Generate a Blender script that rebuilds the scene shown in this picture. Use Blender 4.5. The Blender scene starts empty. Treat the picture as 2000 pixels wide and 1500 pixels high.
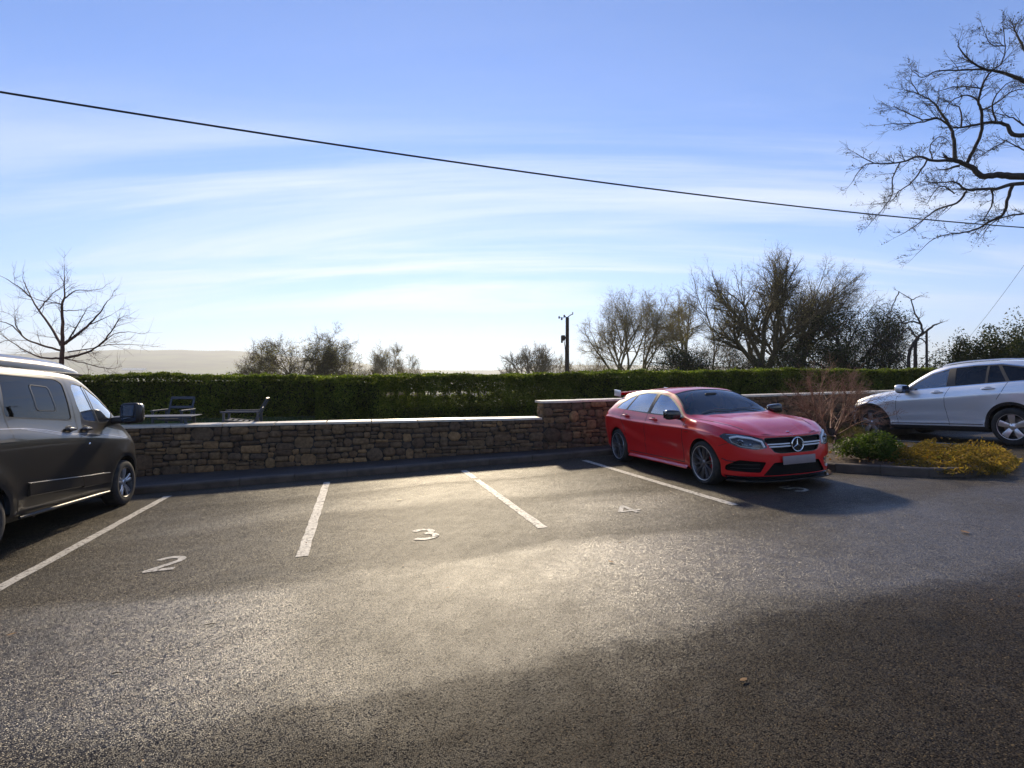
import bpy, bmesh, math, random
import numpy as np
from mathutils import Vector, Matrix
from mathutils.bvhtree import BVHTree
R = math.radians
random.seed(7)
scene = bpy.context.scene
col = scene.collection

# ---------------------------------------------------------------- camera, sky, sun, exposure
cam_d = bpy.data.cameras.new('camera')
cam = bpy.data.objects.new('camera', cam_d)
col.objects.link(cam)
cam_d.sensor_width = 36.0
cam_d.lens = 19.16
cam_d.shift_y = -0.005
cam_d.clip_end = 20000
cam_d.clip_start = 0.05
cam.location = (0, 0, 1.536)
cam.rotation_euler = (R(90), 0, 0)
scene.camera = cam

SUN_EL, SUN_AZ = 25.5, -8.0          # azimuth measured clockwise from +Y
sv = Vector((math.sin(R(SUN_AZ)) * math.cos(R(SUN_EL)), math.cos(R(SUN_AZ)) * math.cos(R(SUN_EL)), math.sin(R(SUN_EL))))
sd = bpy.data.lights.new('sun', 'SUN')
sd.energy = 4.4
sd.angle = R(3.2)
sd.color = (1.0, 0.83, 0.58)
sun = bpy.data.objects.new('sun', sd)
col.objects.link(sun)
sun.rotation_euler = sv.to_track_quat('Z', 'Y').to_euler()
sun.location = sv * 50

scene.view_settings.view_transform = 'Standard'
scene.view_settings.look = 'None'
scene.view_settings.exposure = 0.56
scene.view_settings.gamma = 1.0
scene.view_settings.use_curve_mapping = False


def N(nt, typ, **kw):
    n = nt.nodes.new(typ)
    for k, v in kw.items():
        if k.startswith('i_'):
            n.inputs[k[2:].replace('_', ' ')].default_value = v
        else:
            setattr(n, k, v)
    return n


def ramp(nt, pts, interp='LINEAR'):
    n = nt.nodes.new('ShaderNodeValToRGB')
    n.color_ramp.interpolation = interp
    e = n.color_ramp.elements
    while len(e) < len(pts):
        e.new(0.5)
    for el, (p, c) in zip(e, pts):
        el.position = p
        el.color = c if len(c) == 4 else (*c, 1)
    return n


def math_n(nt, op, a, b=None, clamp=False):
    n = nt.nodes.new('ShaderNodeMath')
    n.operation = op
    n.use_clamp = clamp
    for i, v in enumerate((a, b)):
        if v is None:
            continue
        if isinstance(v, (int, float)):
            n.inputs[i].default_value = v
        else:
            nt.links.new(v, n.inputs[i])
    return n.outputs[0]


def mixc(nt, f, a, b, blend='MIX'):
    n = nt.nodes.new('ShaderNodeMix')
    n.data_type = 'RGBA'
    n.blend_type = blend
    for s, v in ((n.inputs[0], f), (n.inputs[6], a), (n.inputs[7], b)):
        if isinstance(v, (int, float)):
            s.default_value = v
        elif isinstance(v, tuple):
            s.default_value = v if len(v) == 4 else (*v, 1)
        else:
            nt.links.new(v, s)
    return n.outputs[2]


def maprange(nt, v, a, b, c=0.0, d=1.0, smooth=True):
    n = nt.nodes.new('ShaderNodeMapRange')
    n.interpolation_type = 'SMOOTHSTEP' if smooth else 'LINEAR'
    nt.links.new(v, n.inputs[0])
    for i, x in zip((1, 2, 3, 4), (a, b, c, d)):
        n.inputs[i].default_value = x
    return n.outputs[0]


world = bpy.data.worlds.new('World')
scene.world = world
world.use_nodes = True
nt = world.node_tree
nt.nodes.clear()
sky = N(nt, 'ShaderNodeTexSky')
sky.sky_type = 'NISHITA'
sky.sun_disc = False
sky.sun_elevation = R(SUN_EL)
sky.sun_rotation = R(SUN_AZ)
sky.air_density = 0.85
sky.dust_density = 0.0
sky.ozone_density = 2.0
tc = N(nt, 'ShaderNodeTexCoord')
sep = N(nt, 'ShaderNodeSeparateXYZ')
nt.links.new(tc.outputs['Generated'], sep.inputs[0])
zc = math_n(nt, 'MAXIMUM', sep.outputs[2], 0.0)
zd = math_n(nt, 'ADD', zc, 0.14)
ux = math_n(nt, 'DIVIDE', sep.outputs[0], zd)
uy = math_n(nt, 'DIVIDE', sep.outputs[1], zd)
comb = N(nt, 'ShaderNodeCombineXYZ')
nt.links.new(math_n(nt, 'ADD', math_n(nt, 'MULTIPLY', ux, 0.30), math_n(nt, 'MULTIPLY', uy, 0.10)), comb.inputs[0])
nt.links.new(math_n(nt, 'ADD', math_n(nt, 'MULTIPLY', uy, 1.5), math_n(nt, 'MULTIPLY', ux, 0.05)), comb.inputs[1])
n1 = N(nt, 'ShaderNodeTexNoise', i_Scale=0.9, i_Detail=9.0, i_Roughness=0.58, i_Distortion=0.5)
nt.links.new(comb.outputs[0], n1.inputs['Vector'])
n2 = N(nt, 'ShaderNodeTexNoise', i_Scale=0.33, i_Detail=3.0, i_Roughness=0.5)
nt.links.new(comb.outputs[0], n2.inputs['Vector'])
wisp = maprange(nt, n1.outputs[0], 0.40, 0.64)
patch = maprange(nt, n2.outputs[0], 0.33, 0.60)
band = math_n(nt, 'MULTIPLY', maprange(nt, zc, 0.02, 0.2), maprange(nt, zc, 0.47, 0.30))
band = math_n(nt, 'ADD', math_n(nt, 'MULTIPLY', band, 0.85), 0.10)
cf = math_n(nt, 'MULTIPLY', math_n(nt, 'MULTIPLY', wisp, patch), band)
# cumulus behind the photographer (seen only as reflections)
n3 = N(nt, 'ShaderNodeTexNoise', i_Scale=3.4, i_Detail=8.0, i_Roughness=0.55)
nt.links.new(tc.outputs['Generated'], n3.inputs['Vector'])
cum = math_n(nt, 'MULTIPLY', maprange(nt, n3.outputs[0], 0.46, 0.6), maprange(nt, sep.outputs[1], 0.0, -0.35))
cum = math_n(nt, 'MULTIPLY', cum, maprange(nt, zc, 0.75, 0.3))
cf = math_n(nt, 'MAXIMUM', cf, cum)
# pale low sky
low = maprange(nt, zc, 0.42, 0.0)
skyg = mixc(nt, 1.0, sky.outputs[0], (0.60, 0.90, 1.34, 1), 'MULTIPLY')
skyc = mixc(nt, math_n(nt, 'MULTIPLY', low, 0.30), skyg, (4.2, 5.0, 7.2, 1))
cloudc = mixc(nt, cf, skyc, (6.6, 7.2, 8.2, 1))
bg = N(nt, 'ShaderNodeBackground')
bg.inputs[1].default_value = 0.095
nt.links.new(cloudc, bg.inputs[0])
wo = N(nt, 'ShaderNodeOutputWorld')
nt.links.new(bg.outputs[0], wo.inputs[0])

# ---------------------------------------------------------------- site geometry (metres)
OX, OY = -0.8997, 10.1819            # near the wall, top of the line between bays 3 and 4
OD = -1.2932
DV = np.array([math.cos(OD), math.sin(OD)])       # direction out of the bays
SV = np.array([-DV[1], DV[0]])                    # along the kerb, to the right
YAW = math.atan2(SV[1], SV[0])


def P2(s, t):
    return OX + SV[0] * s - DV[0] * t, OY + SV[1] * s - DV[1] * t


def ST(x, y):
    qx, qy = x - OX, y - OY
    return qx * SV[0] + qy * SV[1], -(qx * DV[0] + qy * DV[1])


def sstep(v, a, b):
    k = np.clip((np.asarray(v, float) - a) / (b - a), 0, 1)
    return k * k * (3 - 2 * k)


def gz(x, y):
    s, t = ST(x, y)
    return 0.0428 * np.clip(x, -40, 40) - 0.0138 * np.clip(y, -40, 25) - 0.025 * np.clip(t + 2.9, 0, 5) * sstep(s, 8.4, 9.4)


def lawn_z(x, y):
    s, t = ST(x, y)
    return 0.40 + 0.026 * np.clip(s - 3, 0, 40)


# ---------------------------------------------------------------- object helpers
def tag(o, label=None, cat=None, group=None, kind=None):
    if label: o['label'] = label
    if cat: o['category'] = cat
    if group: o['group'] = group
    if kind: o['kind'] = kind
    return o


def empty(name, loc=(0, 0, 0), rot=(0, 0, 0), **kw):
    o = bpy.data.objects.new(name, None)
    o.empty_display_size = 0.2
    col.objects.link(o)
    o.location = loc
    o.rotation_euler = rot
    return tag(o, **kw)


def mesh(name, verts, faces, m, parent=None, smooth=False, midx=None, sharp=None):
    me = bpy.data.meshes.new(name)
    if isinstance(faces, np.ndarray):
        nv, nf, k = len(verts), len(faces), faces.shape[1]
        me.vertices.add(nv)
        me.vertices.foreach_set('co', np.asarray(verts, np.float32).ravel())
        me.loops.add(nf * k)
        me.loops.foreach_set('vertex_index', faces.astype(np.int32).ravel())
        me.polygons.add(nf)
        me.polygons.foreach_set('loop_start', np.arange(0, nf * k, k, dtype=np.int32))
        me.update(calc_edges=True)
    else:
        me.from_pydata([tuple(map(float, v)) for v in verts], [], [tuple(f) for f in faces])
        me.update()
    for mm in (m if isinstance(m, (list, tuple)) else [m]):
        me.materials.append(mm)
    if midx is not None:
        me.polygons.foreach_set('material_index', np.asarray(midx, np.int32))
    if smooth:
        me.polygons.foreach_set('use_smooth', np.ones(len(me.polygons), bool))
        if sharp is not None:
            me.set_sharp_from_angle(angle=R(sharp))
    o = bpy.data.objects.new(name, me)
    col.objects.link(o)
    if parent is not None:
        o.parent = parent
    return o


class MB:
    """collects simple solids into one mesh"""
    def __init__(self):
        self.v = []; self.f = []; self.m = []

    def add(self, v, f, mi=0):
        b = len(self.v)
        self.v += [tuple(map(float, p)) for p in v]
        self.f += [tuple(i + b for i in q) for q in f]
        self.m += [mi] * len(f)
        return self

    def box(self, c, s, rot=None, bevel=0.0, mi=0):
        hx, hy, hz = s[0] / 2, s[1] / 2, s[2] / 2
        if bevel <= 0:
            vs = [Vector((x * hx, y * hy, z * hz)) for x in (-1, 1) for y in (-1, 1) for z in (-1, 1)]
            fs = [(0, 1, 3, 2), (4, 6, 7, 5), (0, 4, 5, 1), (2, 3, 7, 6), (0, 2, 6, 4), (1, 5, 7, 3)]
        else:
            bm = bmesh.new()
            bmesh.ops.create_cube(bm, size=1)
            for q in bm.verts:
                q.co = Vector((q.co.x * s[0], q.co.y * s[1], q.co.z * s[2]))
            bmesh.ops.bevel(bm, geom=bm.edges[:], offset=bevel, segments=2, affect='EDGES', profile=0.5)
            vs = [q.co.copy() for q in bm.verts]
            bm.verts.index_update()
            fs = [tuple(q.index for q in f.verts) for f in bm.faces]
            bm.free()
        M = rot if rot is not None else Matrix.Identity(3)
        c = Vector(c)
        return self.add([M @ q + c for q in vs], fs, mi)

    def tube(self, pts, rad, sides=8, mi=0, cap=True):
        pts = [Vector(p) for p in pts]
        if isinstance(rad, (int, float)):
            rad = [rad] * len(pts)
        v = []; f = []
        prev = None
        for i, p in enumerate(pts):
            t = (pts[min(i + 1, len(pts) - 1)] - pts[max(i - 1, 0)]).normalized()
            if prev is None:
                a = t.cross(Vector((0, 0, 1)))
                if a.length < 0.1:
                    a = t.cross(Vector((1, 0, 0)))
            else:
                a = prev - t * prev.dot(t)
            a.normalize()
            prev = a
            b = t.cross(a)
            for k in range(sides):
                th = 2 * math.pi * k / sides
                v.append(p + (a * math.cos(th) + b * math.sin(th)) * rad[i])
        for i in range(len(pts) - 1):
            for k in range(sides):
                k2 = (k + 1) % sides
                f.append((i * sides + k, i * sides + k2, (i + 1) * sides + k2, (i + 1) * sides + k))
        if cap:
            f.append(tuple(range(sides))[::-1])
            f.append(tuple((len(pts) - 1) * sides + k for k in range(sides)))
        return self.add(v, f, mi)

    def lathe(self, prof, axis='Y', seg=48, c=(0, 0, 0), mi=0, closed=False):
        v = []; f = []
        n = len(prof)
        for k in range(seg):
            th = 2 * math.pi * k / seg
            cs, sn = math.cos(th), math.sin(th)
            for r, h in prof:
                if axis == 'Y': v.append((c[0] + r * cs, c[1] + h, c[2] + r * sn))
                elif axis == 'Z': v.append((c[0] + r * cs, c[1] + r * sn, c[2] + h))
                else: v.append((c[0] + h, c[1] + r * cs, c[2] + r * sn))
        for k in range(seg):
            k2 = (k + 1) % seg
            for i in range(n - 1 if not closed else n):
                j = (i + 1) % n
                f.append((k * n + i, k * n + j, k2 * n + j, k2 * n + i))
        return self.add(v, f, mi)

    def sq(self, c, s, e=(0.5, 0.5), rot=None, nu=18, nv=12, mi=0, fn=None):
        """superquadric"""
        v = []; f = []
        def pw(a, p): return math.copysign(abs(a) ** p, a)
        for i in range(nv + 1):
            ph = -math.pi / 2 + math.pi * i / nv
            for j in range(nu):
                th = 2 * math.pi * j / nu
                q = Vector((pw(math.cos(ph), e[0]) * pw(math.cos(th), e[1]) * s[0],
                            pw(math.cos(ph), e[0]) * pw(math.sin(th), e[1]) * s[1], pw(math.sin(ph), e[0]) * s[2]))
                if fn: q = fn(q)
                if rot is not None: q = rot @ q
                v.append(q + Vector(c))
        for i in range(nv):
            for j in range(nu):
                j2 = (j + 1) % nu
                f.append((i * nu + j, i * nu + j2, (i + 1) * nu + j2, (i + 1) * nu + j))
        return self.add(v, f, mi)

    def prism(self, poly, h0, h1, fn, mi=0):
        """poly 2-D, fn(a,b,h)->xyz"""
        n = len(poly)
        v = [fn(a, b, h0) for a, b in poly] + [fn(a, b, h1) for a, b in poly]
        f = [tuple(range(n))[::-1], tuple(range(n, 2 * n))] + [(i, (i + 1) % n, n + (i + 1) % n, n + i) for i in range(n)]
        return self.add(v, f, mi)

    def build(self, name, m, parent=None, smooth=False, sharp=35):
        return mesh(name, self.v, self.f, m, parent, smooth, self.m if isinstance(m, (list, tuple)) else None, sharp if smooth else None)


# ---------------------------------------------------------------- materials
def newmat(name):
    m = bpy.data.materials.new(name)
    m.use_nodes = True
    nt = m.node_tree
    b = nt.nodes['Principled BSDF']
    return m, nt, b


def simple(name, c, rough=0.5, metal=0.0, var=0.0, scale=8.0, bump=0.0, bscale=60.0, coat=0.0, spec=0.5, dirt=None):
    m, nt, b = newmat(name)
    b.inputs['Roughness'].default_value = rough
    b.inputs['Metallic'].default_value = metal
    b.inputs['Specular IOR Level'].default_value = spec
    if coat:
        b.inputs['Coat Weight'].default_value = coat
        b.inputs['Coat Roughness'].default_value = 0.03
    t = N(nt, 'ShaderNodeTexCoord')
    nz = N(nt, 'ShaderNodeTexNoise', i_Scale=scale, i_Detail=6.0, i_Roughness=0.6)
    nt.links.new(t.outputs['Object'], nz.inputs['Vector'])
    c1 = tuple(max(0, x * (1 - var)) for x in c)
    c2 = tuple(min(1, x * (1 + var)) for x in c)
    cc = mixc(nt, maprange(nt, nz.outputs[0], 0.3, 0.7), c1, c2)
    if dirt:
        n2 = N(nt, 'ShaderNodeTexNoise', i_Scale=dirt[1], i_Detail=8.0, i_Roughness=0.7)
        nt.links.new(t.outputs['Object'], n2.inputs['Vector'])
        df = maprange(nt, n2.outputs[0], 0.46, 0.66, 0, dirt[2])
        cc = mixc(nt, df, cc, dirt[0])
        nt.links.new(maprange(nt, df, 0, 1, rough, min(1, rough + 0.4)), b.inputs['Roughness'])
    nt.links.new(cc, b.inputs['Base Color'])
    if bump:
        nb = N(nt, 'ShaderNodeTexNoise', i_Scale=bscale, i_Detail=4.0)
        nt.links.new(t.outputs['Object'], nb.inputs['Vector'])
        bp = N(nt, 'ShaderNodeBump', i_Strength=1.0, i_Distance=bump)
        nt.links.new(nb.outputs[0], bp.inputs['Height'])
        nt.links.new(bp.outputs[0], b.inputs['Normal'])
    return m


def asphalt_mat():
    m, nt, b = newmat('asphalt')
    t = N(nt, 'ShaderNodeTexCoord')
    mp = N(nt, 'ShaderNodeMapping')
    mp.vector_type = 'TEXTURE'
    mp.inputs['Location'].default_value = (OX, OY, 0)
    mp.inputs['Rotation'].default_value = (0, 0, YAW)
    nt.links.new(t.outputs['Object'], mp.inputs[0])
    sp = N(nt, 'ShaderNodeSeparateXYZ')
    nt.links.new(mp.outputs[0], sp.inputs[0])
    S, T = sp.outputs[0], sp.outputs[1]
    def noise(scale, detail=4, rough=.55, sx=1, sy=1):
        k = N(nt, 'ShaderNodeMapping')
        k.inputs['Scale'].default_value = (sx, sy, 1)
        nt.links.new(mp.outputs[0], k.inputs[0])
        n = N(nt, 'ShaderNodeTexNoise', i_Scale=scale, i_Detail=float(detail), i_Roughness=rough)
        nt.links.new(k.outputs[0], n.inputs['Vector'])
        return n.outputs[0]
    big = noise(0.35, 3, .5)
    str1 = noise(0.8, 5, .6, .32, 1.0)
    fine = noise(7.0, 4, .6, .6, 1.0)
    # wandering t coordinate: wet sheen lies in strips along the bays
    tw = math_n(nt, 'ADD', T, math_n(nt, 'MULTIPLY', math_n(nt, 'SUBTRACT', str1, 0.5), 1.6))
    tw = math_n(nt, 'ADD', tw, math_n(nt, 'MULTIPLY', math_n(nt, 'SUBTRACT', fine, 0.5), 0.30))
    def window(v, a0, a1, b0, b1):
        return math_n(nt, 'MULTIPLY', maprange(nt, v, a0, a1), maprange(nt, v, b1, b0))
    w1 = math_n(nt, 'MULTIPLY', window(tw, -3.1, -2.5, -2.0, -0.9), .35)
    w2 = window(tw, -7.8, -6.8, -5.4, -4.9)
    w3 = math_n(nt, 'MULTIPLY', window(tw, -5.2, -4.2, -3.9, -3.2), maprange(nt, S, -0.5, 1.5, 0.0, 0.8))
    w4 = math_n(nt, 'MULTIPLY', window(tw, -1.4, -1.0, 0.2, 0.6), 0.35)
    wet = math_n(nt, 'MAXIMUM', math_n(nt, 'MAXIMUM', w1, w2), math_n(nt, 'MAXIMUM', w3, w4))
    wet = math_n(nt, 'MULTIPLY', wet, maprange(nt, big, 0.36, 0.55, 0.30, 1.0))
    # coarser, newer tarmac nearer the drive
    tl = math_n(nt, 'ADD', T, math_n(nt, 'MULTIPLY', math_n(nt, 'SUBTRACT', fine, 0.5), 0.25))
    tl = math_n(nt, 'ADD', tl, math_n(nt, 'MULTIPLY', math_n(nt, 'SUBTRACT', str1, 0.5), 0.5))
    coarse = maprange(nt, tl, -6.95, -7.25)
    vor = N(nt, 'ShaderNodeTexVoronoi', i_Scale=135.0, i_Randomness=1.0)
    nt.links.new(mp.outputs[0], vor.inputs['Vector'])
    vor2 = N(nt, 'ShaderNodeTexVoronoi', i_Scale=60.0, i_Randomness=1.0)
    nt.links.new(mp.outputs[0], vor2.inputs['Vector'])
    sepc = N(nt, 'ShaderNodeSeparateColor')
    nt.links.new(vor.outputs['Color'], sepc.inputs[0])
    stone = ramp(nt, [(0.0, (.032, .026, .020)), (0.45, (.064, .052, .038)), (0.75, (.10, .081, .055)), (0.9, (.17, .135, .082)), (1.0, (.34, .27, .15))])
    nt.links.new(sepc.outputs[0], stone.inputs[0])
    tone = mixc(nt, maprange(nt, big, 0.3, 0.7), (0.60, 0.62, 0.66, 1), (0.95, 0.92, 0.88, 1))
    base = mixc(nt, 1.0, stone.outputs[0], tone, 'MULTIPLY')
    base = mixc(nt, math_n(nt, 'MULTIPLY', coarse, 0.85), base, mixc(nt, 1.0, base, (0.42, 0.38, 0.36, 1), 'MULTIPLY'))
    base = mixc(nt, math_n(nt, 'MULTIPLY', maprange(nt, noise(1.7, 6, .65), .52, .72), .45), base, (.09, .08, .065, 1))
    nt.links.new(base, b.inputs['Base Color'])
    mott = maprange(nt, noise(5.5, 5, .65, .8, 1.0), .3, .7, .72, 1.25)
    gap = maprange(nt, vor.outputs['Distance'], .42, .68)          # bitumen between the stones
    rr = maprange(nt, wet, 0, 1, 0.56, 0.41, False)
    rr = math_n(nt, 'ADD', rr, maprange(nt, sepc.outputs[1], 0, 1, -0.12, 0.14, False))
    nt.links.new(rr, b.inputs['Roughness'])
    sp_ = math_n(nt, 'MULTIPLY', maprange(nt, wet, 0, 1, 0.26, 1.0, False), maprange(nt, coarse, 0, 1, 1.0, 0.38))
    sp_ = math_n(nt, 'MULTIPLY', sp_, maprange(nt, T, -4.6, -1.5, 1.0, .38))
    sp_ = math_n(nt, 'MULTIPLY', sp_, mott)
    sp_ = math_n(nt, 'MULTIPLY', sp_, maprange(nt, gap, 0, 1, 1.0, .35))
    nt.links.new(sp_, b.inputs['Specular IOR Level'])
    h1 = math_n(nt, 'MULTIPLY', math_n(nt, 'SUBTRACT', 1.0, math_n(nt, 'MULTIPLY', vor.outputs['Distance'], 1.4)), 0.0030)
    h2 = math_n(nt, 'MULTIPLY', math_n(nt, 'MULTIPLY', vor2.outputs['Distance'], -0.003), coarse)
    hh = math_n(nt, 'ADD', h1, h2)
    bp = N(nt, 'ShaderNodeBump', i_Strength=0.7, i_Distance=1.0)
    nt.links.new(hh, bp.inputs['Height'])
    # every stone is tipped a little its own way: that is what makes the wet surface glitter
    tv = N(nt, 'ShaderNodeVectorMath'); tv.operation = 'SUBTRACT'
    nt.links.new(vor.outputs['Color'], tv.inputs[0]); tv.inputs[1].default_value = (.5, .5, .5)
    ts = N(nt, 'ShaderNodeVectorMath'); ts.operation = 'SCALE'
    nt.links.new(tv.outputs[0], ts.inputs[0])
    nt.links.new(math_n(nt, 'ADD', maprange(nt, wet, 0, 1, .62, .54, False), math_n(nt, 'MULTIPLY', coarse, .12)), ts.inputs['Scale'])
    ta = N(nt, 'ShaderNodeVectorMath'); ta.operation = 'ADD'
    nt.links.new(ts.outputs[0], ta.inputs[0]); nt.links.new(bp.outputs[0], ta.inputs[1])
    tn = N(nt, 'ShaderNodeVectorMath'); tn.operation = 'NORMALIZE'
    nt.links.new(ta.outputs[0], tn.inputs[0])
    nt.links.new(tn.outputs[0], b.inputs['Normal'])
    base = mixc(nt, math_n(nt, 'MULTIPLY', gap, .75), base, (.012, .010, .009, 1))
    # a sealed joint and a couple of hairline cracks
    ck = math_n(nt, 'ABSOLUTE', math_n(nt, 'ADD', math_n(nt, 'ADD', T, .95), math_n(nt, 'MULTIPLY', math_n(nt, 'SUBTRACT', noise(.9, 6, .7), .5), 1.3)))
    ck2 = math_n(nt, 'ABSOLUTE', math_n(nt, 'SUBTRACT', noise(.55, 9, .72), .5))
    cr = math_n(nt, 'MAXIMUM', maprange(nt, ck, .022, .006), math_n(nt, 'MULTIPLY', maprange(nt, ck2, .0022, .0006), maprange(nt, big, .48, .56)))
    base = mixc(nt, math_n(nt, 'MULTIPLY', cr, .85), base, (.010, .008, .007, 1))
    oil = math_n(nt, 'MULTIPLY', maprange(nt, noise(1.15, 3, .5), .60, .70), .5)
    base = mixc(nt, oil, base, (.014, .013, .013, 1))
    nt.links.new(base, b.inputs['Base Color'])
    return m


def island_mat(name, cols, rough=0.85, bump=0.01, bscale=25, noise=0.35, spec=0.3):
    m, nt, b = newmat(name)
    g = N(nt, 'ShaderNodeNewGeometry')
    r = ramp(nt, [(i / max(1, len(cols) - 1), c) for i, c in enumerate(cols)])
    nt.links.new(g.outputs['Random Per Island'], r.inputs[0])
    t = N(nt, 'ShaderNodeTexCoord')
    nz = N(nt, 'ShaderNodeTexNoise', i_Scale=float(bscale), i_Detail=7.0, i_Roughness=0.65)
    nt.links.new(t.outputs['Object'], nz.inputs['Vector'])
    k = maprange(nt, nz.outputs[0], 0.3, 0.7, 1 - noise, 1 + noise)
    cc = N(nt, 'ShaderNodeCombineColor')
    for i in range(3): nt.links.new(k, cc.inputs[i])
    c = mixc(nt, 1.0, r.outputs[0], cc.outputs[0], 'MULTIPLY')
    nt.links.new(c, b.inputs['Base Color'])
    b.inputs['Roughness'].default_value = rough
    b.inputs['Specular IOR Level'].default_value = spec
    if bump:
        bp = N(nt, 'ShaderNodeBump', i_Strength=1.0, i_Distance=bump)
        nt.links.new(nz.outputs[0], bp.inputs['Height'])
        nt.links.new(bp.outputs[0], b.inputs['Normal'])
    return m


def leaf_mat(name, cols, trans=0.35, rough=0.45, spec=0.4):
    m, nt, b = newmat(name)
    g = N(nt, 'ShaderNodeNewGeometry')
    r = ramp(nt, [(i / max(1, len(cols) - 1), c) for i, c in enumerate(cols)])
    nt.links.new(g.outputs['Random Per Island'], r.inputs[0])
    t = N(nt, 'ShaderNodeTexCoord')
    nz = N(nt, 'ShaderNodeTexNoise', i_Scale=1.3, i_Detail=4.0)
    nt.links.new(t.outputs['Object'], nz.inputs['Vector'])
    k = maprange(nt, nz.outputs[0], 0.3, 0.7, 0.65, 1.3)
    cc = N(nt, 'ShaderNodeCombineColor')
    for i in range(3): nt.links.new(k, cc.inputs[i])
    c = mixc(nt, 1.0, r.outputs[0], cc.outputs[0], 'MULTIPLY')
    nt.links.new(c, b.inputs['Base Color'])
    b.inputs['Roughness'].default_value = rough
    b.inputs['Specular IOR Level'].default_value = spec
    tr = N(nt, 'ShaderNodeBsdfTranslucent')
    nt.links.new(mixc(nt, 1.0, c, (1.5, 1.7, 0.8, 1), 'MULTIPLY'), tr.inputs[0])
    mx = N(nt, 'ShaderNodeMixShader')
    mx.inputs[0].default_value = trans
    nt.links.new(b.outputs[0], mx.inputs[1])
    nt.links.new(tr.outputs[0], mx.inputs[2])
    nt.links.new(mx.outputs[0], nt.nodes['Material Output'].inputs[0])
    return m


def glass_mat(name, tint=(0.6, 0.68, 0.68), refl=1.0, ior=1.5, film=None):
    m, nt, b = newmat(name)
    nt.nodes.remove(b)
    tr = N(nt, 'ShaderNodeBsdfTransparent')
    tr.inputs[0].default_value = (*tint, 1)
    gl = N(nt, 'ShaderNodeBsdfGlossy')
    gl.inputs['Roughness'].default_value = 0.015
    gl.inputs[0].default_value = (0.95, 0.97, 1, 1)
    fr = N(nt, 'ShaderNodeFresnel')
    fr.inputs[0].default_value = ior
    k = math_n(nt, 'MULTIPLY', fr.outputs[0], refl, True)
    mx = N(nt, 'ShaderNodeMixShader')
    nt.links.new(k, mx.inputs[0])
    nt.links.new(tr.outputs[0], mx.inputs[1])
    nt.links.new(gl.outputs[0], mx.inputs[2])
    out = mx.outputs[0]
    if film:      # dust and droplets
        t = N(nt, 'ShaderNodeTexCoord')
        nz = N(nt, 'ShaderNodeTexNoise', i_Scale=2.5, i_Detail=8.0, i_Roughness=0.7)
        nt.links.new(t.outputs['Object'], nz.inputs['Vector'])
        df = N(nt, 'ShaderNodeBsdfDiffuse')
        df.inputs[0].default_value = (0.5, 0.5, 0.5, 1)
        m2 = N(nt, 'ShaderNodeMixShader')
        nt.links.new(maprange(nt, nz.outputs[0], 0.3, 0.8, 0.0, film), m2.inputs[0])
        nt.links.new(out, m2.inputs[1])
        nt.links.new(df.outputs[0], m2.inputs[2])
        out = m2.outputs[0]
    nt.links.new(out, nt.nodes['Material Output'].inputs[0])
    return m


def paint_mat(name, c, metal=0.0, rough=0.35, flake=0.0, wet=0.5, dirt=0.12, coat=1.0):
    m, nt, b = newmat(name)
    t = N(nt, 'ShaderNodeTexCoord')
    b.inputs['Metallic'].default_value = metal
    b.inputs['Coat Weight'].default_value = coat
    b.inputs['Coat Roughness'].default_value = 0.035
    b.inputs['Coat IOR'].default_value = 1.52
    nz = N(nt, 'ShaderNodeTexNoise', i_Scale=3.0, i_Detail=9.0, i_Roughness=0.75)
    nt.links.new(t.outputs['Object'], nz.inputs['Vector'])
    sp = N(nt, 'ShaderNodeSeparateXYZ')
    nt.links.new(t.outputs['Object'], sp.inputs[0])
    d = math_n(nt, 'MULTIPLY', maprange(nt, nz.outputs[0], 0.50, 0.80), maprange(nt, sp.outputs[2], 1.1, 0.15, 0.25, 1.0))
    d = math_n(nt, 'MULTIPLY', d, dirt)
    # speckles of rain and road film
    vo = N(nt, 'ShaderNodeTexVoronoi', i_Scale=85.0)
    nt.links.new(t.outputs['Object'], vo.inputs['Vector'])
    drop = maprange(nt, vo.outputs['Distance'], 0.22, 0.08)
    sc = N(nt, 'ShaderNodeSeparateColor')
    nt.links.new(vo.outputs['Color'], sc.inputs[0])
    drop = math_n(nt, 'MULTIPLY', drop, maprange(nt, sc.outputs[0], 0.75, 0.8))
    cc = mixc(nt, d, c, (0.16, 0.13, 0.10, 1))
    nt.links.new(cc, b.inputs['Base Color'])
    nt.links.new(maprange(nt, d, 0, 0.4, rough, 0.7), b.inputs['Roughness'])
    nt.links.new(maprange(nt, d, 0, 0.5, 0.03, 0.35), b.inputs['Coat Roughness'])
    if wet:
        bp = N(nt, 'ShaderNodeBump', i_Strength=wet, i_Distance=0.0012)
        nt.links.new(drop, bp.inputs['Height'])
        nt.links.new(bp.outputs[0], b.inputs['Coat Normal'])
    return m


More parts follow.
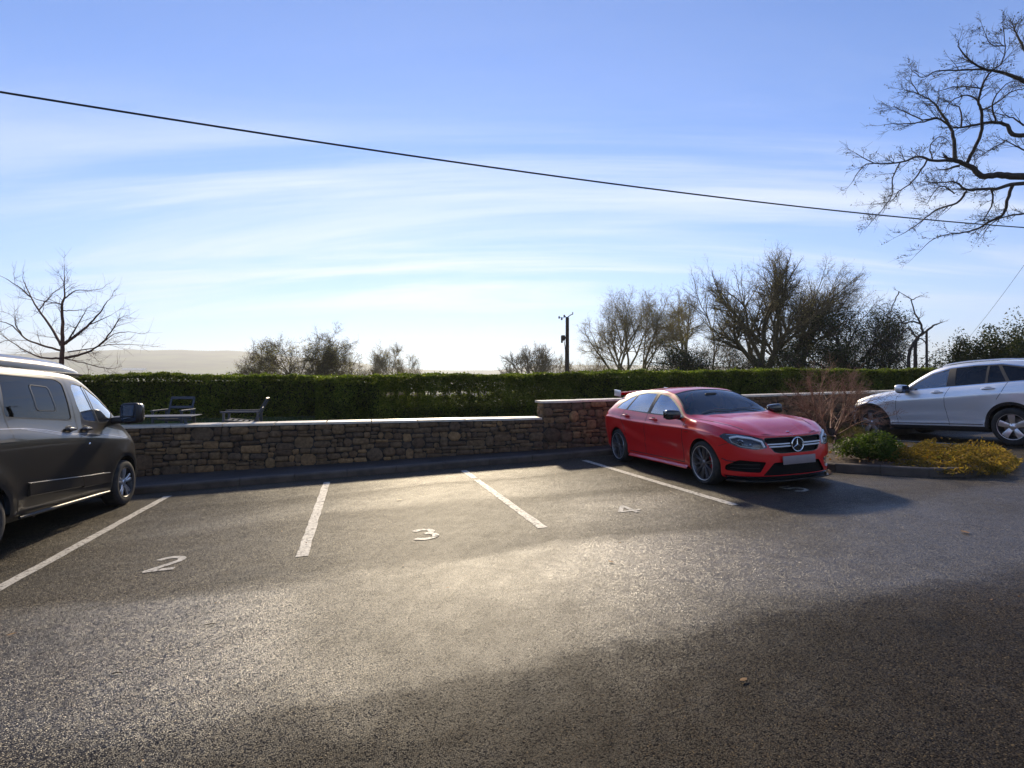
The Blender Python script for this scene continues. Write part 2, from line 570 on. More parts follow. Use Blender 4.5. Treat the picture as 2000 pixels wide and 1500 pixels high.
M = {}
M['asphalt'] = asphalt_mat()
M['pave'] = simple('pavement tarmac', (.034, .031, .031), .75, var=.35, scale=1.5, bump=.004, bscale=140)
M['kerb'] = simple('concrete kerb', (.085, .065, .050), .75, var=.3, scale=3, bump=.004, bscale=60)
M['line'] = simple('worn white paint', (.50, .47, .41), .6, var=.12, scale=14, bump=.003, bscale=150, dirt=((.075, .065, .055, 1), 26.0, .9))
M['lawn'] = simple('lawn soil', (.05, .075, .02), .95, var=.5, scale=4, bump=.03, bscale=30)
M['field'] = simple('fields', (.085, .10, .04), .95, var=.9, scale=.0045)
M['soil'] = simple('bark mulch', (.07, .045, .032), .9, var=.5, scale=14, bump=.03, bscale=40)
M['stone'] = island_mat('rubble stone', [(.09, .058, .036), (.14, .088, .050), (.18, .115, .060), (.12, .082, .052), (.23, .145, .070), (.10, .07, .048), (.16, .098, .052), (.30, .18, .08)], bump=.012, bscale=14)
M['mortar'] = simple('mortar', (.045, .038, .032), .95, var=.3, scale=10, bump=.01, bscale=40)
M['coping'] = island_mat('sandstone coping', [(.66, .58, .44), (.74, .66, .52), (.60, .52, .40), (.70, .61, .46)], rough=.46, bump=.003, bscale=9, noise=.18, spec=1.0)
M['hedge'] = leaf_mat('hedge leaves', [(.075, .105, .014), (.12, .15, .02), (.05, .075, .013), (.17, .20, .03), (.095, .125, .017), (.24, .24, .06)], .42, .6, .18)
M['core'] = simple('added dark hedge core', (.012, .018, .006), .95, var=.6, scale=30)  # for the added boxes that block light inside the hedges
M['hedgetwig'] = simple('hedge twigs', (.05, .035, .022), .9, var=.4)
M['ever'] = leaf_mat('evergreen leaves', [(.018, .03, .008), (.03, .045, .012), (.045, .055, .015), (.06, .06, .02)], .25, .55, .2)
M['shrub'] = leaf_mat('green shrub leaves', [(.05, .085, .012), (.08, .12, .018), (.03, .055, .012), (.13, .16, .03)], .35, .55, .2)
M['gold'] = leaf_mat('golden heather', [(.24, .15, .035), (.36, .22, .045), (.15, .12, .035), (.46, .28, .06), (.20, .11, .04), (.12, .11, .03)], .35, .7, .1)
M['brownherb'] = leaf_mat('dry lavender', [(.13, .10, .055), (.17, .13, .07), (.09, .08, .045), (.10, .11, .05)], .3, .8, .1)
M['grass'] = leaf_mat('grass blades', [(.035, .06, .01), (.06, .09, .015), (.08, .10, .02)], .35, .5)
M['bark'] = simple('dark bark', (.055, .042, .034), .9, var=.4, scale=20, bump=.006, bscale=60)
M['barkred'] = simple('red brown bark', (.11, .05, .032), .75, var=.4, scale=20, bump=.004, bscale=60)
M['barkpale'] = simple('pale olive bark', (.24, .185, .085), .9, var=.4, scale=10)
M['barkmid'] = simple('olive brown bark', (.12, .092, .042), .9, var=.4, scale=10)
M['twigred'] = simple('red brown stems', (.22, .115, .075), .8, var=.45, scale=6)
M['budpale'] = leaf_mat('pale twig ends', [(.36, .29, .12), (.28, .23, .10), (.18, .15, .06)], .45, .7, .1)
M['mirror'] = simple('mirror glass with painted dark reflection', (.07, .09, .13), .05, 1.0)  # dark tint stands in for dark surroundings reflected from behind the camera
M['bud'] = leaf_mat('buds', [(.05, .06, .02), (.08, .07, .03), (.05, .035, .02)], .3, .6)
M['pole'] = simple('creosoted pole', (.05, .03, .02), .85, var=.35, scale=6, bump=.004, bscale=30)
M['black'] = simple('black plastic', (.018, .018, .019), .45, var=.2, scale=20)
M['darkmesh'] = simple('dark grille mesh', (.006, .006, .007), .6, spec=.15, bump=.004, bscale=90)
M['blackgloss'] = simple('gloss black', (.012, .012, .013), .08, coat=.6)
M['rubber'] = simple('tyre rubber', (.022, .021, .020), .8, var=.3, scale=15, bump=.002, bscale=80, dirt=((.10, .085, .07, 1), 5.0, .5))
M['chrome'] = simple('chrome', (.8, .8, .8), .09, 1.0)
M['alloy'] = simple('polished alloy', (.80, .80, .81), .30, .85, var=.06)
M['alloydark'] = simple('grey alloy', (.16, .15, .15), .35, .8, var=.2)
M['steel'] = simple('disc steel', (.3, .29, .28), .4, 1.0)
M['red'] = paint_mat('red paint', (.66, .003, .006, 1), .0, .30, dirt=.05, wet=.08, coat=.75)
M['silver'] = paint_mat('silver paint', (.86, .87, .88, 1), .45, .30, dirt=.10, wet=.1)
M['bronze'] = paint_mat('magnetic grey paint', (.036, .030, .025, 1), .35, .34, dirt=.18, coat=.7)
M['glass'] = glass_mat('clear car glass', (.62, .70, .68), 4.2, 1.5, .10)
M['screen'] = glass_mat('windscreen glass', (.26, .36, .44), 1.1, 1.5, .05)
M['privacy'] = glass_mat('privacy glass', (.04, .045, .05), .85, 1.5, .02)
M['tint'] = glass_mat('tinted glass', (.14, .16, .18), 1.4, 1.5, .05)
M['lens'] = glass_mat('lamp lens', (.85, .88, .9), 1.0, 1.5)
M['reflector'] = simple('lamp reflector', (.55, .56, .58), .2, .9)
M['lampwhite'] = simple('lamp light guide', (.80, .82, .84), .25)
M['amber'] = simple('amber lens', (.6, .2, .03), .2)
M['plate'] = simple('blurred number plate', (.27, .22, .225), .5, var=.08, scale=6)
M['seat'] = simple('seat fabric', (.03, .03, .033), .8)
M['caliper'] = simple('red caliper', (.5, .02, .02), .4)
M['furniture'] = simple('grey painted metal', (.05, .058, .072), .5, var=.2, scale=6)
M['cable'] = simple('black cable', (.012, .011, .012), .6)
M['leafbrown'] = leaf_mat('fallen leaves', [(.25, .10, .04), (.30, .17, .06), (.15, .07, .04)], .2, .6)
M['barn'] = simple('white barn roof', (.8, .8, .78), .6)
M['farwood'] = leaf_mat('far woodland', [(.05, .05, .035), (.07, .065, .045), (.04, .045, .03)], .1, .9, .1)
M['stripe'] = simple('pale decal stripe', (.42, .42, .46), .25, .2, coat=.5)

# ---------------------------------------------------------------- ground, roads and pavements (structure)
def grid_sheet(name, s0, s1, t0, t1, ds, dt, zf, m, dz=0.0, kind='structure', skirt=0.0, tfun=None):
    ss = np.linspace(s0, s1, max(2, int((s1 - s0) / ds) + 1))
    tt = np.linspace(t0, t1, max(2, int((t1 - t0) / dt) + 1))
    S, T = np.meshgrid(ss, tt, indexing='ij')
    if tfun is not None:
        T = tfun(S, (T - t0) / (t1 - t0))
    X, Y = P2(S, T)
    Z = zf(X, Y) + dz
    V = np.stack([X, Y, Z], -1).reshape(-1, 3)
    a, b = len(ss), len(tt)
    I = np.arange(a * b).reshape(a, b)
    F = np.stack([I[:-1, :-1], I[1:, :-1], I[1:, 1:], I[:-1, 1:]], -1).reshape(-1, 4)
    o = mesh(name, V, F, m, smooth=True)
    if kind: tag(o, kind=kind)
    return o


def wall_t(s):
    return np.interp(s, [-20, -5.7, 3.0, 30], [2.02, 2.0, 1.25, 1.25])


grid_sheet('car_park', -32, 34, -30, 0.47, .5, .5, gz, M['asphalt'])
# kerb: real step of 12 cm made of kerb stones with joints
mb = MB()
s = -30.0
while s < 30:
    L = 0.9
    a0, a1 = s + .006, s + L - .006
    jt = random.uniform(-.004, .004); jz = random.uniform(-.004, .004)
    prof = [(.45, -.2), (.45, .09), (.465, .112), (.49, .12), (.60, .12), (.60, -.2)]
    v = []
    for aa in (a0, a1):
        for (t, z) in prof:
            x, y = P2(aa, t + jt)
            v.append((x, y, float(gz(x, y)) + z + jz))
    n = len(prof)
    mb.add(v, [tuple(range(n)), tuple(range(n, 2 * n))[::-1]] + [(i, n + i, n + (i + 1) % n, (i + 1) % n) for i in range(n)])
    s += L
tag(mb.build('kerb', M['kerb'], smooth=True, sharp=30), kind='structure')
grid_sheet('pavement', -30, 30, .595, 2.2, .5, .3, gz, M['pave'], dz=.112, tfun=lambda S, k: .595 + k * (wall_t(S) + .15 - .595))
grid_sheet('lawn', -30, 36, 1.6, 9.4, .4, .4, lawn_z, M['lawn'], tfun=lambda S, k: wall_t(S) + .2 + k * (9.4 - wall_t(S) - .2))

# terrain: polar sheet to the horizon
az_n = 300
rs = [0.0] + list(np.geomspace(6, 30, 14)) + list(np.geomspace(34, 4500, 64))
AZ = np.linspace(-math.pi, math.pi, az_n, endpoint=False)
sil_px = [-400, 0, 230, 330, 480, 640, 760, 860, 960, 1100, 1400, 2000, 2600]
sil_y = [700, 690, 684, 682, 687, 702, 716, 723, 722, 712, 716, 728, 735]


def terr(x, y):
    r = math.hypot(x, y)
    az = math.atan2(x, y)
    s, t = ST(x, y)
    near = float(gz(x, y)) - .45
    k = float(sstep(r, 20, 300))
    fall = -20.0 * k if y > -50 else -20.0 * k * .3
    und = 1.6 * math.sin(x * .011 + 1) * math.cos(y * .009) * float(sstep(r, 60, 400))
    # rolling mid ground and the far ridge
    if abs(az) < 1.35 and y > 0:
        px = 1000 + 1064.5 * math.tan(max(-1.2, min(1.2, az)))
        el = (740 - np.interp(px, sil_px, sil_y)) / 1064.5 * math.cos(az)
    else:
        el = .03
    R0 = 3400.0
    H = el * R0 + 20
    ridge = H * float(sstep(r, 1300, R0)) * (1 + .02 * math.sin(az * 37) + .012 * math.sin(az * 91 + 1))
    return near + fall + und + ridge


V = [(0, 0, terr(0, 0) - .3)]
for r in rs[1:]:
    for a in AZ:
        x, y = r * math.sin(a), r * math.cos(a)
        V.append((x, y, terr(x, y)))
F = []
for k in range(az_n):
    F.append((0, 1 + k, 1 + (k + 1) % az_n))
for i in range(len(rs) - 2):
    b0 = 1 + i * az_n; b1 = b0 + az_n
    for k in range(az_n):
        k2 = (k + 1) % az_n
        F.append((b0 + k, b1 + k, b1 + k2, b0 + k2))
tag(mesh('terrain', V, F, M['field'], smooth=True), kind='structure')

# painted bay lines and numbers: sheets 4 mm above the tarmac
BW = 2.4285


def strip_pts(poly, dz):
    v = []
    for s, t in poly:
        x, y = P2(s, t)
        v.append((x, y, float(gz(x, y)) + dz))
    return v


def bay_line(s, t0, t1, w=.11, rag=.006):
    n = 24
    L = []; Rr = []
    for i in range(n + 1):
        t = t0 + (t1 - t0) * i / n
        L.append((s - w / 2 + random.uniform(-rag, rag), t)); Rr.append((s + w / 2 + random.uniform(-rag, rag), t))
    v = strip_pts(L + Rr, .004)
    f = [(i, i + 1, n + 1 + i + 1, n + 1 + i) for i in range(n)]
    return v, f


for i, (k, lab) in enumerate([(1, 'long white bay line on the tarmac beside the grey van'),
                              (2, 'white bay line between painted numbers 2 and 3'),
                              (3, 'white bay line with a worn broken stretch, between numbers 3 and 4'),
                              (4, 'white bay line running alongside the red car'),
                              ]):
    s = (k - 3) * BW
    if k == 3:
        v, f = bay_line(s, 0.0, -.95); v2, f2 = bay_line(s, -1.12, -4.5, .10)
        f = f + [tuple(j + len(v) for j in q) for q in f2]; v = v + v2
    else:
        v, f = bay_line(s, 0.0 if k != 1 else -.05, -4.5)
    tag(mesh('bay_line', v, f, M['line']), lab, 'road marking', 'white parking bay lines')
v, f = bay_line(8.05 + 1.75, -.1, -2.2)
tag(mesh('bay_line', v, f, M['line']), 'short stretch of white bay line in the shade beneath the silver car', 'road marking', 'white parking bay lines')


def stroke(paths, s0, t0, rot, sc, w, name, lab):
    V = []; F = []
    cr, sr = math.cos(rot), math.sin(rot)
    for pi_, pts in enumerate(paths):
        pts = np.array(pts, float)
        b = len(V)
        n = len(pts)
        for i in range(n):
            d = pts[min(i + 1, n - 1)] - pts[max(i - 1, 0)]
            d /= np.linalg.norm(d)
            nn = np.array([-d[1], d[0]]) * w / 2 / sc
            for q in (pts[i] + nn, pts[i] - nn):
                a, c = q * sc
                s, t = s0 + a * cr - c * sr, t0 + a * sr + c * cr
                x, y = P2(s, t)
                V.append((x, y, float(gz(x, y)) + .0045 + .0012 * pi_))
        F += [(b + 2 * i, b + 2 * i + 1, b + 2 * i + 3, b + 2 * i + 2) for i in range(n - 1)]
    tag(mesh(name, V, F, M['line']), lab, 'painted number', 'bay numbers painted on the tarmac')


def arc(cx, cy, rx, ry, a0, a1, n=14):
    return [(cx + rx * math.cos(R(a0 + (a1 - a0) * i / n)), cy + ry * math.sin(R(a0 + (a1 - a0) * i / n))) for i in range(n + 1)]


NUM = {2: [arc(0, .22, .24, .24, 155, -25, 12) + [(-.24, -.45)], [(-.26, -.42), (.28, -.42)]],
       3: [arc(0, .22, .22, .2, 150, -80, 12), arc(0, -.2, .26, .24, 80, -150, 14)],
       4: [[(.08, .46), (-.3, -.15)], [(-.3, -.15), (.3, -.15)], [(.08, .46), (.08, -.42)]],
       5: [[(.22, .42), (-.16, .42)], [(-.16, .42), (-.2, .04)], [(-.2, .04), (-.08, .1)] + arc(.0, -.14, .25, .26, 100, -150, 14)]}
stroke(NUM[2], -3.66, -4.20, 0, .46, .070, 'bay_number', 'white number 2 painted on the tarmac')
stroke(NUM[3], -1.24, -4.20, 0, .45, .070, 'bay_number', 'white number 3 painted on the tarmac')
stroke(NUM[4], 1.19, -4.15, 0, .44, .055, 'bay_number', 'white number 4 painted on the tarmac')
stroke(NUM[5], 3.70, -4.06, 0, .42, .058, 'bay_number', 'white number 5 painted just in front of the red car')

# planting bed
bed = [(5.05, .45), (5.02, -2.75), (5.2, -3.3), (5.85, -4.25), (6.3, -4.5), (6.9, -4.35), (7.6, -3.6), (7.85, -2.8), (7.95, -1.2), (8.05, .45)]
mb = MB()
path = bed
pts = []
for i in range(len(path) - 1):
    a, b = np.array(path[i]), np.array(path[i + 1])
    n = max(1, int(np.linalg.norm(b - a) / .45))
    for j in range(n):
        pts.append(a + (b - a) * j / n)
pts.append(np.array(path[-1]))
for i in range(len(pts) - 1):
    a, b = pts[i], pts[i + 1]
    d = (b - a) / np.linalg.norm(b - a)
    nn = np.array([-d[1], d[0]])          # to the left of travel = inside
    v = []
    for q in (a + d * .004, b - d * .004):
        for off, z in ((0, -.1), (0, .11), (.02, .125), (.10, .125), (.10, -.1)):
            w = q + nn * off
            x, y = P2(*w)
            v.append((x, y, float(gz(x, y)) + z))
    mb.add(v, [tuple(range(5)), tuple(range(5, 10))[::-1]] + [(j, 5 + j, 5 + (j + 1) % 5, (j + 1) % 5) for j in range(5)])
tag(mb.build('bed_kerb', M['kerb']), kind='structure')


def in_poly(p, poly):
    x, y = p
    c = False
    n = len(poly)
    for i in range(n):
        x1, y1 = poly[i]; x2, y2 = poly[(i + 1) % n]
        if (y1 > y) != (y2 > y) and x < (x2 - x1) * (y - y1) / (y2 - y1) + x1:
            c = not c
    return c


V = strip_pts([(6.5, -2)] + bed, .09)
V[0] = (V[0][0], V[0][1], V[0][2] + .12)
n = len(bed)
tag(mesh('bed_soil', V, [(0, 1 + i, 1 + (i + 1) % n) for i in range(n)], M['soil'], smooth=True), kind='structure')

# ---------------------------------------------------------------- stone wall
rng = np.random.default_rng(3)
wall = empty('stone_wall', (*P2(0, wall_t(0)), float(gz(*P2(0, wall_t(0)))) + .1),
             label='long brown rubble stone wall with pale coping and a step up behind the red car', cat='wall')
WX, WY, WZ = wall.location


def top_z(s):
    return np.interp(s, [-20, -5.5, 2.0], [.45, .59, .64]) if s < 2.03 else np.interp(s, [2, 11, 30], [1.0, 1.155, 1.48])


def wpt(s, t_off, z):
    x, y = P2(s, wall_t(s) + t_off)
    return (x - WX, y - WY, z - WZ)


mb = MB()


def stone(s0, s1, z0, z1, f=wpt):
    """one rounded rubble stone proud of the mortar"""
    j = lambda a: random.uniform(-a, a)
    w, h = s1 - s0, z1 - z0
    r = min(w, h) * random.uniform(.16, .34)
    ring = [(s0 + r, z0), (s1 - r, z0), (s1, z0 + r), (s1, z1 - r), (s1 - r, z1), (s0 + r, z1), (s0, z1 - r), (s0, z0 + r)]
    ring = [(a + j(.008), b + j(.008)) for a, b in ring]
    cx, cz = (s0 + s1) / 2, (z0 + z1) / 2
    pr = random.uniform(.008, .055)
    v = [f(a, .03, b) for a, b in ring]
    v += [f(a, -pr * .55, b) for a, b in ring]
    v += [f(cx + (a - cx) * .82 + j(.004), -pr - j(.004), cz + (b - cz) * .76 + j(.004)) for a, b in ring]
    v += [f(cx + (a - cx) * .4, -pr - .006 + j(.005), cz + (b - cz) * .4) for a, b in ring]
    fs = []
    for k in range(3):
        for i in range(8):
            i2 = (i + 1) % 8
            fs.append((k * 8 + i, k * 8 + i2, k * 8 + 8 + i2, k * 8 + 8 + i))
    fs.append(tuple(range(24, 32)))
    mb.add(v, fs, 0)


def course_fill(sa, sb, zlo, zhi, K):
    """random rubble: wandering courses, some stones two courses high, some courses split"""
    ph = [random.uniform(0, 6) for _ in range(K + 1)]

    def zk(k, s):
        lo, hi = zlo(s), zhi(s)
        if k == 0: return lo
        if k == K: return hi
        w = .040 * math.sin(s * 1.3 + ph[k]) + .028 * math.sin(s * 3.7 + ph[k] * 2)
        return lo + (hi - lo) * (k / K + w)
    occ = [[] for _ in range(K + 1)]
    for k in range(K):
        s = sa + random.uniform(0, .1)
        s = sa
        while s < sb - .03:
            hit = [o for o in occ[k] if o[0] - .07 < s < o[1] - .001]
            if hit:
                s = hit[0][1]; continue
            l = random.choice([random.uniform(.10, .19), random.uniform(.17, .28), random.uniform(.25, .42)])
            nxt = [o[0] for o in occ[k] if o[0] > s]
            end = min([sb] + nxt)
            if s + l > end - .09: l = end - s
            m_ = s + l / 2
            z0, z1 = zk(k, m_) + random.uniform(-.006, .006), zk(k + 1, m_) + random.uniform(-.006, .006)
            if k < K - 1 and l > .16 and random.random() < .16:
                z1 = zk(k + 2, m_); occ[k + 1].append((s, s + l))
                stone(s + .007, s + l - .007, z0 + .006, z1 - .006)
            elif z1 - z0 > .125 and random.random() < .3:
                q = z0 + (z1 - z0) * random.uniform(.38, .62)
                stone(s + .007, s + l - .007, z0 + .006, q - .005)
                c_ = s + l * random.uniform(.35, .65) if l > .26 else None
                if c_:
                    stone(s + .007, c_ - .005, q + .005, z1 - .006); stone(c_ + .005, s + l - .007, q + .005, z1 - .006)
                else: stone(s + .007, s + l - .007, q + .005, z1 - .006)
            else: stone(s + .007, s + l - .007, z0 + .006, z1 - .006)
            s += l


zlo = lambda s: float(gz(*P2(s, wall_t(s)))) + .10
course_fill(-19, 2.03, zlo, lambda s: float(top_z(min(s, 2.0))), 7)
course_fill(2.03, 26, zlo, lambda s: float(top_z(max(s, 2.04))), 9)
# return of the step, facing left
for k in range(4):
    zz = .67 + k * .083
    def fe(a, o, z): return wpt(2.03 + o, a, z)
    stone(.0, .16 + .05 * (k % 2), zz, zz + .078, fe); stone(.18 + .05 * (k % 2), .36, zz, zz + .078, fe)
# mortar core
for sa, sb in ((-19, 2.04), (2.04, 26)):
    ns = 40
    v = []
    for i in range(ns + 1):
        s = sa + (sb - sa) * i / ns
        zt = float(top_z(min(s, 2.0) if sb < 3 else max(s, 2.05)))
        v += [wpt(s, 0.005, zlo(s) - .3), wpt(s, .005, zt - .002), wpt(s, .36, zt - .002), wpt(s, .36, zlo(s) - .3)]
    fs = [(0, 1, 2, 3), (4 * ns + 3, 4 * ns + 2, 4 * ns + 1, 4 * ns)]
    for i in range(ns):
        for k in range(4):
            k2 = (k + 1) % 4
            fs.append((4 * i + k, 4 * i + 4 + k, 4 * i + 4 + k2, 4 * i + k2))
    mb.add(v, fs, 1)
mb.build('masonry', [M['stone'], M['mortar']], wall, smooth=True, sharp=50)


def coping(s0, s1, zf):
    j = lambda a: random.uniform(-a, a)
    c = MB()
    o0, o1 = -.05 + j(.008), .42 + j(.01)
    dz = j(.003)
    v = []
    n = 4
    for i in range(n + 1):
        s = s0 + (s1 - s0) * i / n
        z = zf(s) + .002 + dz
        for t, zz in ((o0 + j(.003), z), (o0 + j(.003), z + .036), (o0 + .010, z + .045), (o1, z + .047), (o1, z)):
            v.append(wpt(s, t, zz + j(.0015)))
    fs = [tuple(range(5)), tuple(range(5 * n, 5 * n + 5))[::-1]]
    for i in range(n):
        for k in range(5):
            fs.append((5 * i + k, 5 * i + 5 + k, 5 * i + 5 + (k + 1) % 5, 5 * i + (k + 1) % 5))
    c.add(v, fs)
    c.build('coping_stone', M['coping'], wall)


js = [-19]
while js[-1] < 1.2: js.append(js[-1] + random.uniform(.86, 1.0))
js[-1] = 2.0
for a, b in zip(js[:-1], js[1:]): coping(a + .010, b - .010, lambda s: float(top_z(min(s, 2.0))))
js = [1.97]
while js[-1] < 25: js.append(js[-1] + random.uniform(.86, 1.0))
for a, b in zip(js[:-1], js[1:]): coping(a + .010, b - .010, lambda s: float(top_z(max(s, 2.04))))

# ---------------------------------------------------------------- vegetation tools
def norm(v):
    return v / (np.linalg.norm(v) + 1e-12)


def tubes(lines):
    """lines: (pts, radii, sides) -> vertices, quads"""
    groups = {}
    for p, r, k in lines:
        groups.setdefault((len(p), k), []).append((p, r))
    VV = []; FF = []; base = 0
    for (n, k), L in groups.items():
        Pp = np.array([a for a, _ in L], float)
        Rr = np.array([b for _, b in L], float)
        T = np.empty_like(Pp)
        T[:, 1:-1] = Pp[:, 2:] - Pp[:, :-2]; T[:, 0] = Pp[:, 1] - Pp[:, 0]; T[:, -1] = Pp[:, -1] - Pp[:, -2]
        T /= np.linalg.norm(T, axis=2, keepdims=True) + 1e-9
        ref = np.array([.31, .52, .11]); A = np.cross(T, ref); A /= np.linalg.norm(A, axis=2, keepdims=True) + 1e-9
        B = np.cross(T, A)
        th = np.arange(k) * 2 * np.pi / k
        V = Pp[:, :, None] + Rr[:, :, None, None] * (A[:, :, None] * np.cos(th)[None, None, :, None] + B[:, :, None] * np.sin(th)[None, None, :, None])
        K = len(L)
        idx = (base + np.arange(K * n * k)).reshape(K, n, k)
        nx = np.roll(idx, -1, axis=2)
        F = np.stack([idx[:, :-1], nx[:, :-1], nx[:, 1:], idx[:, 1:]], -1).reshape(-1, 4)
        VV.append(V.reshape(-1, 3)); FF.append(F); base += K * n * k
    return np.concatenate(VV), np.concatenate(FF)


def leaves(C, L, W, rng, bend=.25, updown=None):
    """C (n,3) centres, rhombic leaves of length L and width W"""
    n = len(C)
    L = L * rng.uniform(.6, 1.3, (n, 1)); W = W * rng.uniform(.6, 1.3, (n, 1))
    a = rng.normal(size=(n, 3))
    if updown is not None: a[:, 2] = a[:, 2] * .5 + updown
    a /= np.linalg.norm(a, axis=1, keepdims=True)
    b = np.cross(a, rng.normal(size=(n, 3))); b /= np.linalg.norm(b, axis=1, keepdims=True) + 1e-9
    c = np.cross(a, b)
    V = np.stack([C - a * L / 2, C + b * W / 2 + c * W * bend, C + a * L / 2, C - b * W / 2 + c * W * bend], 1).reshape(-1, 3)
    F = np.arange(4 * n).reshape(n, 4)
    return V, F


def grow(rng, p, d, L, r, lvl, prm, lines, tips):
    mx = prm['lv']
    n = int(min(9, max(3, L / prm.get('seg', .25))))
    pts = [p]; rad = [r]; dirs = [d]
    tip = prm.get('tip', .35) if lvl < mx else .3
    wob = prm.get('wob', .12); tr = prm.get('up', .05)
    env = prm.get('env')
    for i in range(n):
        d = norm(d + rng.normal(0, wob, 3) + np.array([0, 0, tr]) + prm.get('wind', 0) * np.array(prm.get('wd', (1, 0, 0))))
        p = p + d * L / n
        pts.append(p); rad.append(r * (1 - (1 - tip) * (i + 1) / n)); dirs.append(d)
        if env is not None and i > 0 and not env(p): break
    m = len(pts) - 1
    lines.append((pts, rad, 7 if r > .08 else 5 if r > .02 else 3))
    if lvl >= mx:
        tips.append((pts[-1], d)); return
    k = prm['k'][min(lvl, len(prm['k']) - 1)]
    k = int(k * (.75 + .5 * rng.random()) + .5)
    f0 = prm.get('f0', .25) if lvl else prm.get('f00', .35)
    for j in range(k):
        f = f0 + (1 - f0) * (j + rng.random()) / k
        x = min(f * m, m - 1e-3); i = int(x); u = x - i
        q = pts[i] * (1 - u) + pts[i + 1] * u
        dd = dirs[i + 1]
        perp = norm(np.cross(dd, rng.normal(size=3)))
        a = R(prm.get('ang', 40)) * rng.uniform(.6, 1.25)
        nd = norm(dd * math.cos(a) + perp * math.sin(a))
        if lvl <= 1 and nd[2] < prm.get('minz', -.4): nd[2] = abs(nd[2]) * .3
        cl = L * prm.get('lr', .62) * (1.15 - .5 * f) * rng.uniform(.7, 1.2)
        cr = max(prm.get('rmin', .003), min(rad[i] * .7, r * prm.get('rr', .5) * (1.1 - .4 * f)))
        grow(rng, q, norm(nd), cl, cr, lvl + 1, prm, lines, tips)
    if lvl < mx and prm.get('lead', True):     # the leader carries on as a thinner shoot
        grow(rng, pts[-1], d, L * .5, rad[-1], lvl + 1, prm, lines, tips)


def add_twigs(rng, lines, n, L, r, up=.25, ang=38, frac=.5):
    """scatter thin shoots along the outer limbs"""
    src = [l for l in lines if l[1][0] < frac]
    if not src: return
    w = np.array([len(l[0]) for l in src], float); w /= w.sum()
    pick = rng.choice(len(src), n, p=w)
    for i in pick:
        P = src[i][0]
        j = rng.integers(0, len(P) - 1); u = rng.random()
        q = P[j] * (1 - u) + P[j + 1] * u
        d = norm(P[j + 1] - P[j])
        pv = norm(np.cross(d, rng.normal(size=3)))
        a = R(ang) * rng.uniform(.5, 1.4)
        e = norm(d * math.cos(a) + pv * math.sin(a) + np.array([0, 0, up * .5]))
        l_ = L * rng.uniform(.4, 1.3)
        m_ = q + e * l_ * .5
        e2 = norm(e + rng.normal(0, .15, 3) + np.array([0, 0, up]))
        lines.append(([q, m_, m_ + e2 * l_ * .5], [r, r * .75, r * .45], 3))


def px(u, v, D):
    """world point seen at photo pixel (u,v) at depth D"""
    return np.array([(u - 1000) / 1064.5 * D, D, 1.536 - (v - 740) / 1064.5 * D])


def put(name, lines, m, parent, origin):
    V, F = tubes(lines)
    return mesh(name, V - origin, F, m, parent, smooth=True)


def ellipsoid_env(c, a):
    c = np.array(c); a = np.array(a)
    return lambda p: float((((p - c) / a) ** 2).sum()) < 1.0


def fan_tree(seed, u, D, vtop, w_px, name, label, cat, m, prm, trunk=.3, r0=None, lean=0.0, group=None, leafm=None, leafn=0, leafs=.1, vbase=None, leafz=None, stems=1):
    """bare tree whose crown fills the given width and height at distance D"""
    rng = np.random.default_rng(seed)
    x = (u - 1000) / 1064.5 * D
    zb = terr(x, D) - .1
    zt = 1.536 + (740 - vtop) / 1064.5 * D
    H = zt - zb
    hw = w_px / 2 / 1064.5 * D
    root = empty(name, (x, D, zb), label=label, cat=cat, group=group)
    org = np.array([x, D, zb])
    th = H * trunk
    cz = (zb + th * .55 + zt) / 2
    prm = dict(prm)
    prm['env'] = ellipsoid_env((x + lean * hw, D, cz), (hw, hw * .9, (zt - zb - th * .55) / 2 * 1.02))
    r0 = r0 or H * .022
    lines = []; tips = []
    trunkl = []
    for sidx in range(stems):
        off = np.array([rng.normal(0, .25) * (stems > 1), rng.normal(0, .25) * (stems > 1), 0])
        d0 = norm(np.array([lean * .35 + rng.normal(0, .1) * (stems > 1), rng.normal(0, .1) * (stems > 1), 1.0]))
        p = org + off; pts = [p]
        for i in range(4):
            p = p + norm(d0 + rng.normal(0, .05, 3)) * th / 4; pts.append(p)
        trunkl.append((pts, [r0 * (1.25 if i == 0 else 1 - .06 * i) for i in range(5)], 8))
        for j in range(prm.get('n0', 4)):
            a = 2 * math.pi * (j + rng.random() * .7) / prm.get('n0', 4)
            tilt = R(prm.get('a0', 35)) * rng.uniform(.35, 1.2)
            d = norm(np.array([math.cos(a) * math.sin(tilt), math.sin(a) * math.sin(tilt), math.cos(tilt)]) + d0 * .3)
            grow(rng, pts[-1 - int(rng.random() * 2)], d, (H - th) * prm.get('l0', .6), r0 * rng.uniform(.45, .7), 0, prm, lines, tips)
    tw_ = prm.get('tw', (3500, .5))
    add_twigs(rng, lines, tw_[0], tw_[1], max(.005, D * .00014), prm.get('tup', .1), 48, r0 * .35)
    put('trunk', trunkl, m, root, org)
    put('branches', lines, m, root, org)
    if leafm and leafn:
        T = np.array([l[0][-1] for l in lines])
        ok = T[T[:, 2] < (leafz if leafz is not None else 1e9)]
        if len(ok):
            C = ok[rng.integers(0, len(ok), leafn)] + rng.normal(0, leafs * 1.6, (leafn, 3))
            V, F = leaves(C, leafs, leafs * .55, rng)
            mesh('foliage', V - org, F, leafm, root)
    return root


